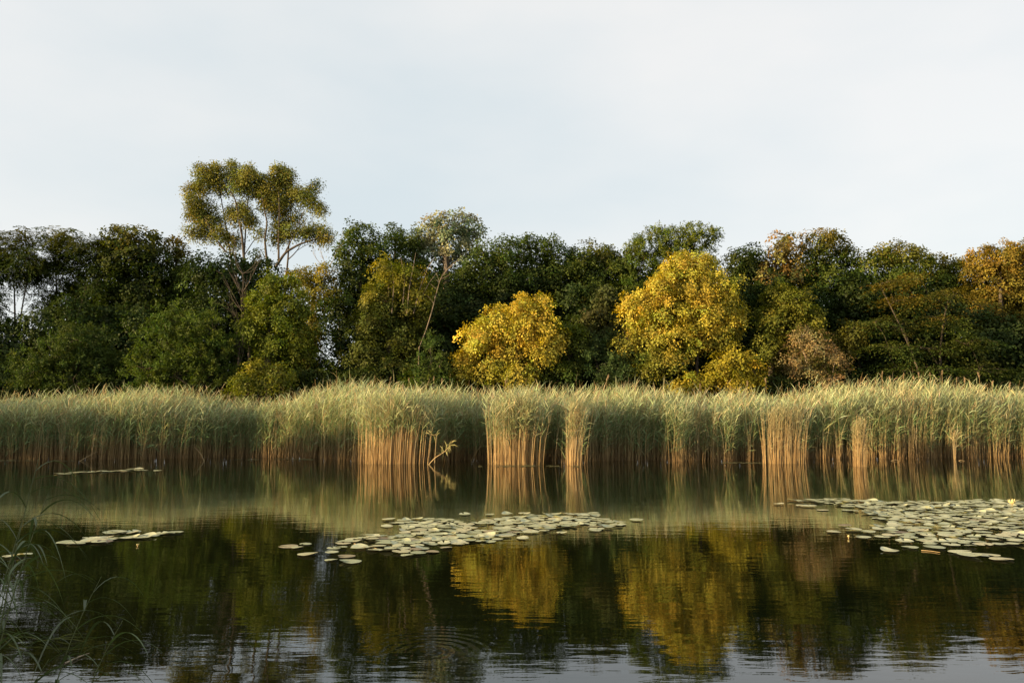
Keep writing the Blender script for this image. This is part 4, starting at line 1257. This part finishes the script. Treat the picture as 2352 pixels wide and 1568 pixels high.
# ------------------------------------------------------------------ reeds in the left foreground
def blade(path, width, col):
    """a grass blade: pointed strip with a shallow V section"""
    P = np.asarray(path)
    k = len(P)
    t = np.linspace(0, 1, k)
    wd = width * np.sin(np.clip(t * 0.9 + 0.12, 0, 1) * np.pi) ** 0.7
    tan = unit(np.gradient(P, axis=0))
    side = unit(np.cross(tan, (0.15, 0.35, 1.0)))
    nrm = np.cross(side, tan)
    l_ = P + side * wd[:, None] + nrm * wd[:, None] * 0.35
    r_ = P - side * wd[:, None] + nrm * wd[:, None] * 0.35
    v = np.concatenate((l_, P, r_))
    i = np.arange(k - 1)
    f = np.concatenate((np.stack((i, i + 1, k + i + 1, k + i), 1), np.stack((k + i, k + i + 1, 2 * k + i + 1, 2 * k + i), 1)))
    c = np.tile(np.asarray(col), (3 * k, 1))
    return v, f, c


def foreground_reed(x, y, h, leanx, leany, n_leaf, label, lmin=0.45, lmax=0.75):
    gz = float(ground_height(np.array([x]), np.array([y]))[0])
    root = empty('foreground_reed', (x, y, gz))
    set_props(root, label, 'reed', 'reeds in the left foreground')
    t = np.linspace(-0.05, 1, 10)
    P = np.stack((leanx * np.sign(t) * np.abs(t) ** 1.8, leany * np.sign(t) * np.abs(t) ** 1.8, h * t), 1)
    tb_ = Tubes(); tb_.add(P, np.linspace(0.007, 0.002, 10), 6, col=(0.10, 0.12, 0.04))
    obj('stalk', tb_.mesh('stalk', M_BLADE), root)
    for i in range(n_leaf):
        tt = 0.3 + 0.7 * (i + rng.random() * 0.5) / n_leaf
        b = np.array([np.interp(tt, t, P[:, q]) for q in range(3)])
        az = rng.normal() * 0.9 + (0 if i % 3 else math.pi * 0.8)
        hd = np.array((math.cos(az), math.sin(az) * 0.7, 0))
        L = rng.uniform(lmin, lmax)
        up = rng.uniform(0.5, 1.1)
        s = np.linspace(0, 1, 10)
        droop = rng.uniform(0.7, 1.5)
        path = b + hd * (s * L)[:, None] * 0.8 + np.array((0, 0, 1.0)) * ((s * up - s ** 2 * droop) * L * 0.75)[:, None]
        v, f, c = blade(path, rng.uniform(0.007, 0.012), np.array((0.060, 0.085, 0.024)) * rng.uniform(0.7, 1.5))
        obj('leaf', mesh_np('leaf', v, [f], M_BLADE, c, smooth=True), root)


fg = [(-3.55, 5.3, 1.95, 0.25, 0.0, 10, 'tallest dark reed at the left edge, its tip above the far water line'),
      (-3.75, 5.6, 1.75, 0.30, 0.1, 10, 'dark reed hugging the left edge behind the tallest one'),
      (-3.45, 5.1, 1.45, 0.22, -0.1, 9, 'shorter dark reed in front of the tallest one at the left edge'),
      (-3.35, 5.6, 1.20, 0.32, 0.05, 8, 'low dark reed whose blades reach over the left lily pads'),
      (-3.60, 4.9, 1.10, 0.20, 0.0, 9, 'low dark reed at the bottom of the left edge cluster'),
      (-3.05, 5.4, 0.95, 0.30, 0.0, 6, 'low arching reed farthest right in the left foreground'),
      (-3.25, 5.0, 0.70, 0.25, 0.0, 6, 'shortest foreground reed with drooping blades'),
      (-4.0, 5.9, 1.6, 0.2, 0.1, 9, 'dark reed half cut off by the left edge'),
      (-3.85, 5.2, 1.3, 0.25, -0.05, 9, 'bushy dark reed low at the left edge')]
for q in fg:
    foreground_reed(q[0] + 0.18, q[1], q[2], q[3], q[4], q[5] + 5, q[6])
# blades lying on the water
lying = [(20, 1467, 100, 1472), (90, 1472, 210, 1476), (60, 1478, 235, 1464), (130, 1466, 205, 1458), (5, 1455, 60, 1482)]
for a, b_, c_, d_ in lying:
    p0, p1 = on_water(a, b_, 0.012), on_water(c_, d_, 0.02)
    s = np.linspace(0, 1, 8)[:, None]
    path = p0 * (1 - s) + p1 * s
    path[:, 2] += 0.03 * np.sin(s[:, 0] * np.pi)
    v, f, c = blade(path - p0, 0.010, np.array((0.11, 0.14, 0.05)))
    o = obj('floating_reed', mesh_np('floating_reed', v, [f], M_BLADE, c, smooth=True), None, p0)
    set_props(o, 'green reed blade lying flat on the water at the lower left', 'reed blade', 'reed blades lying on the water')
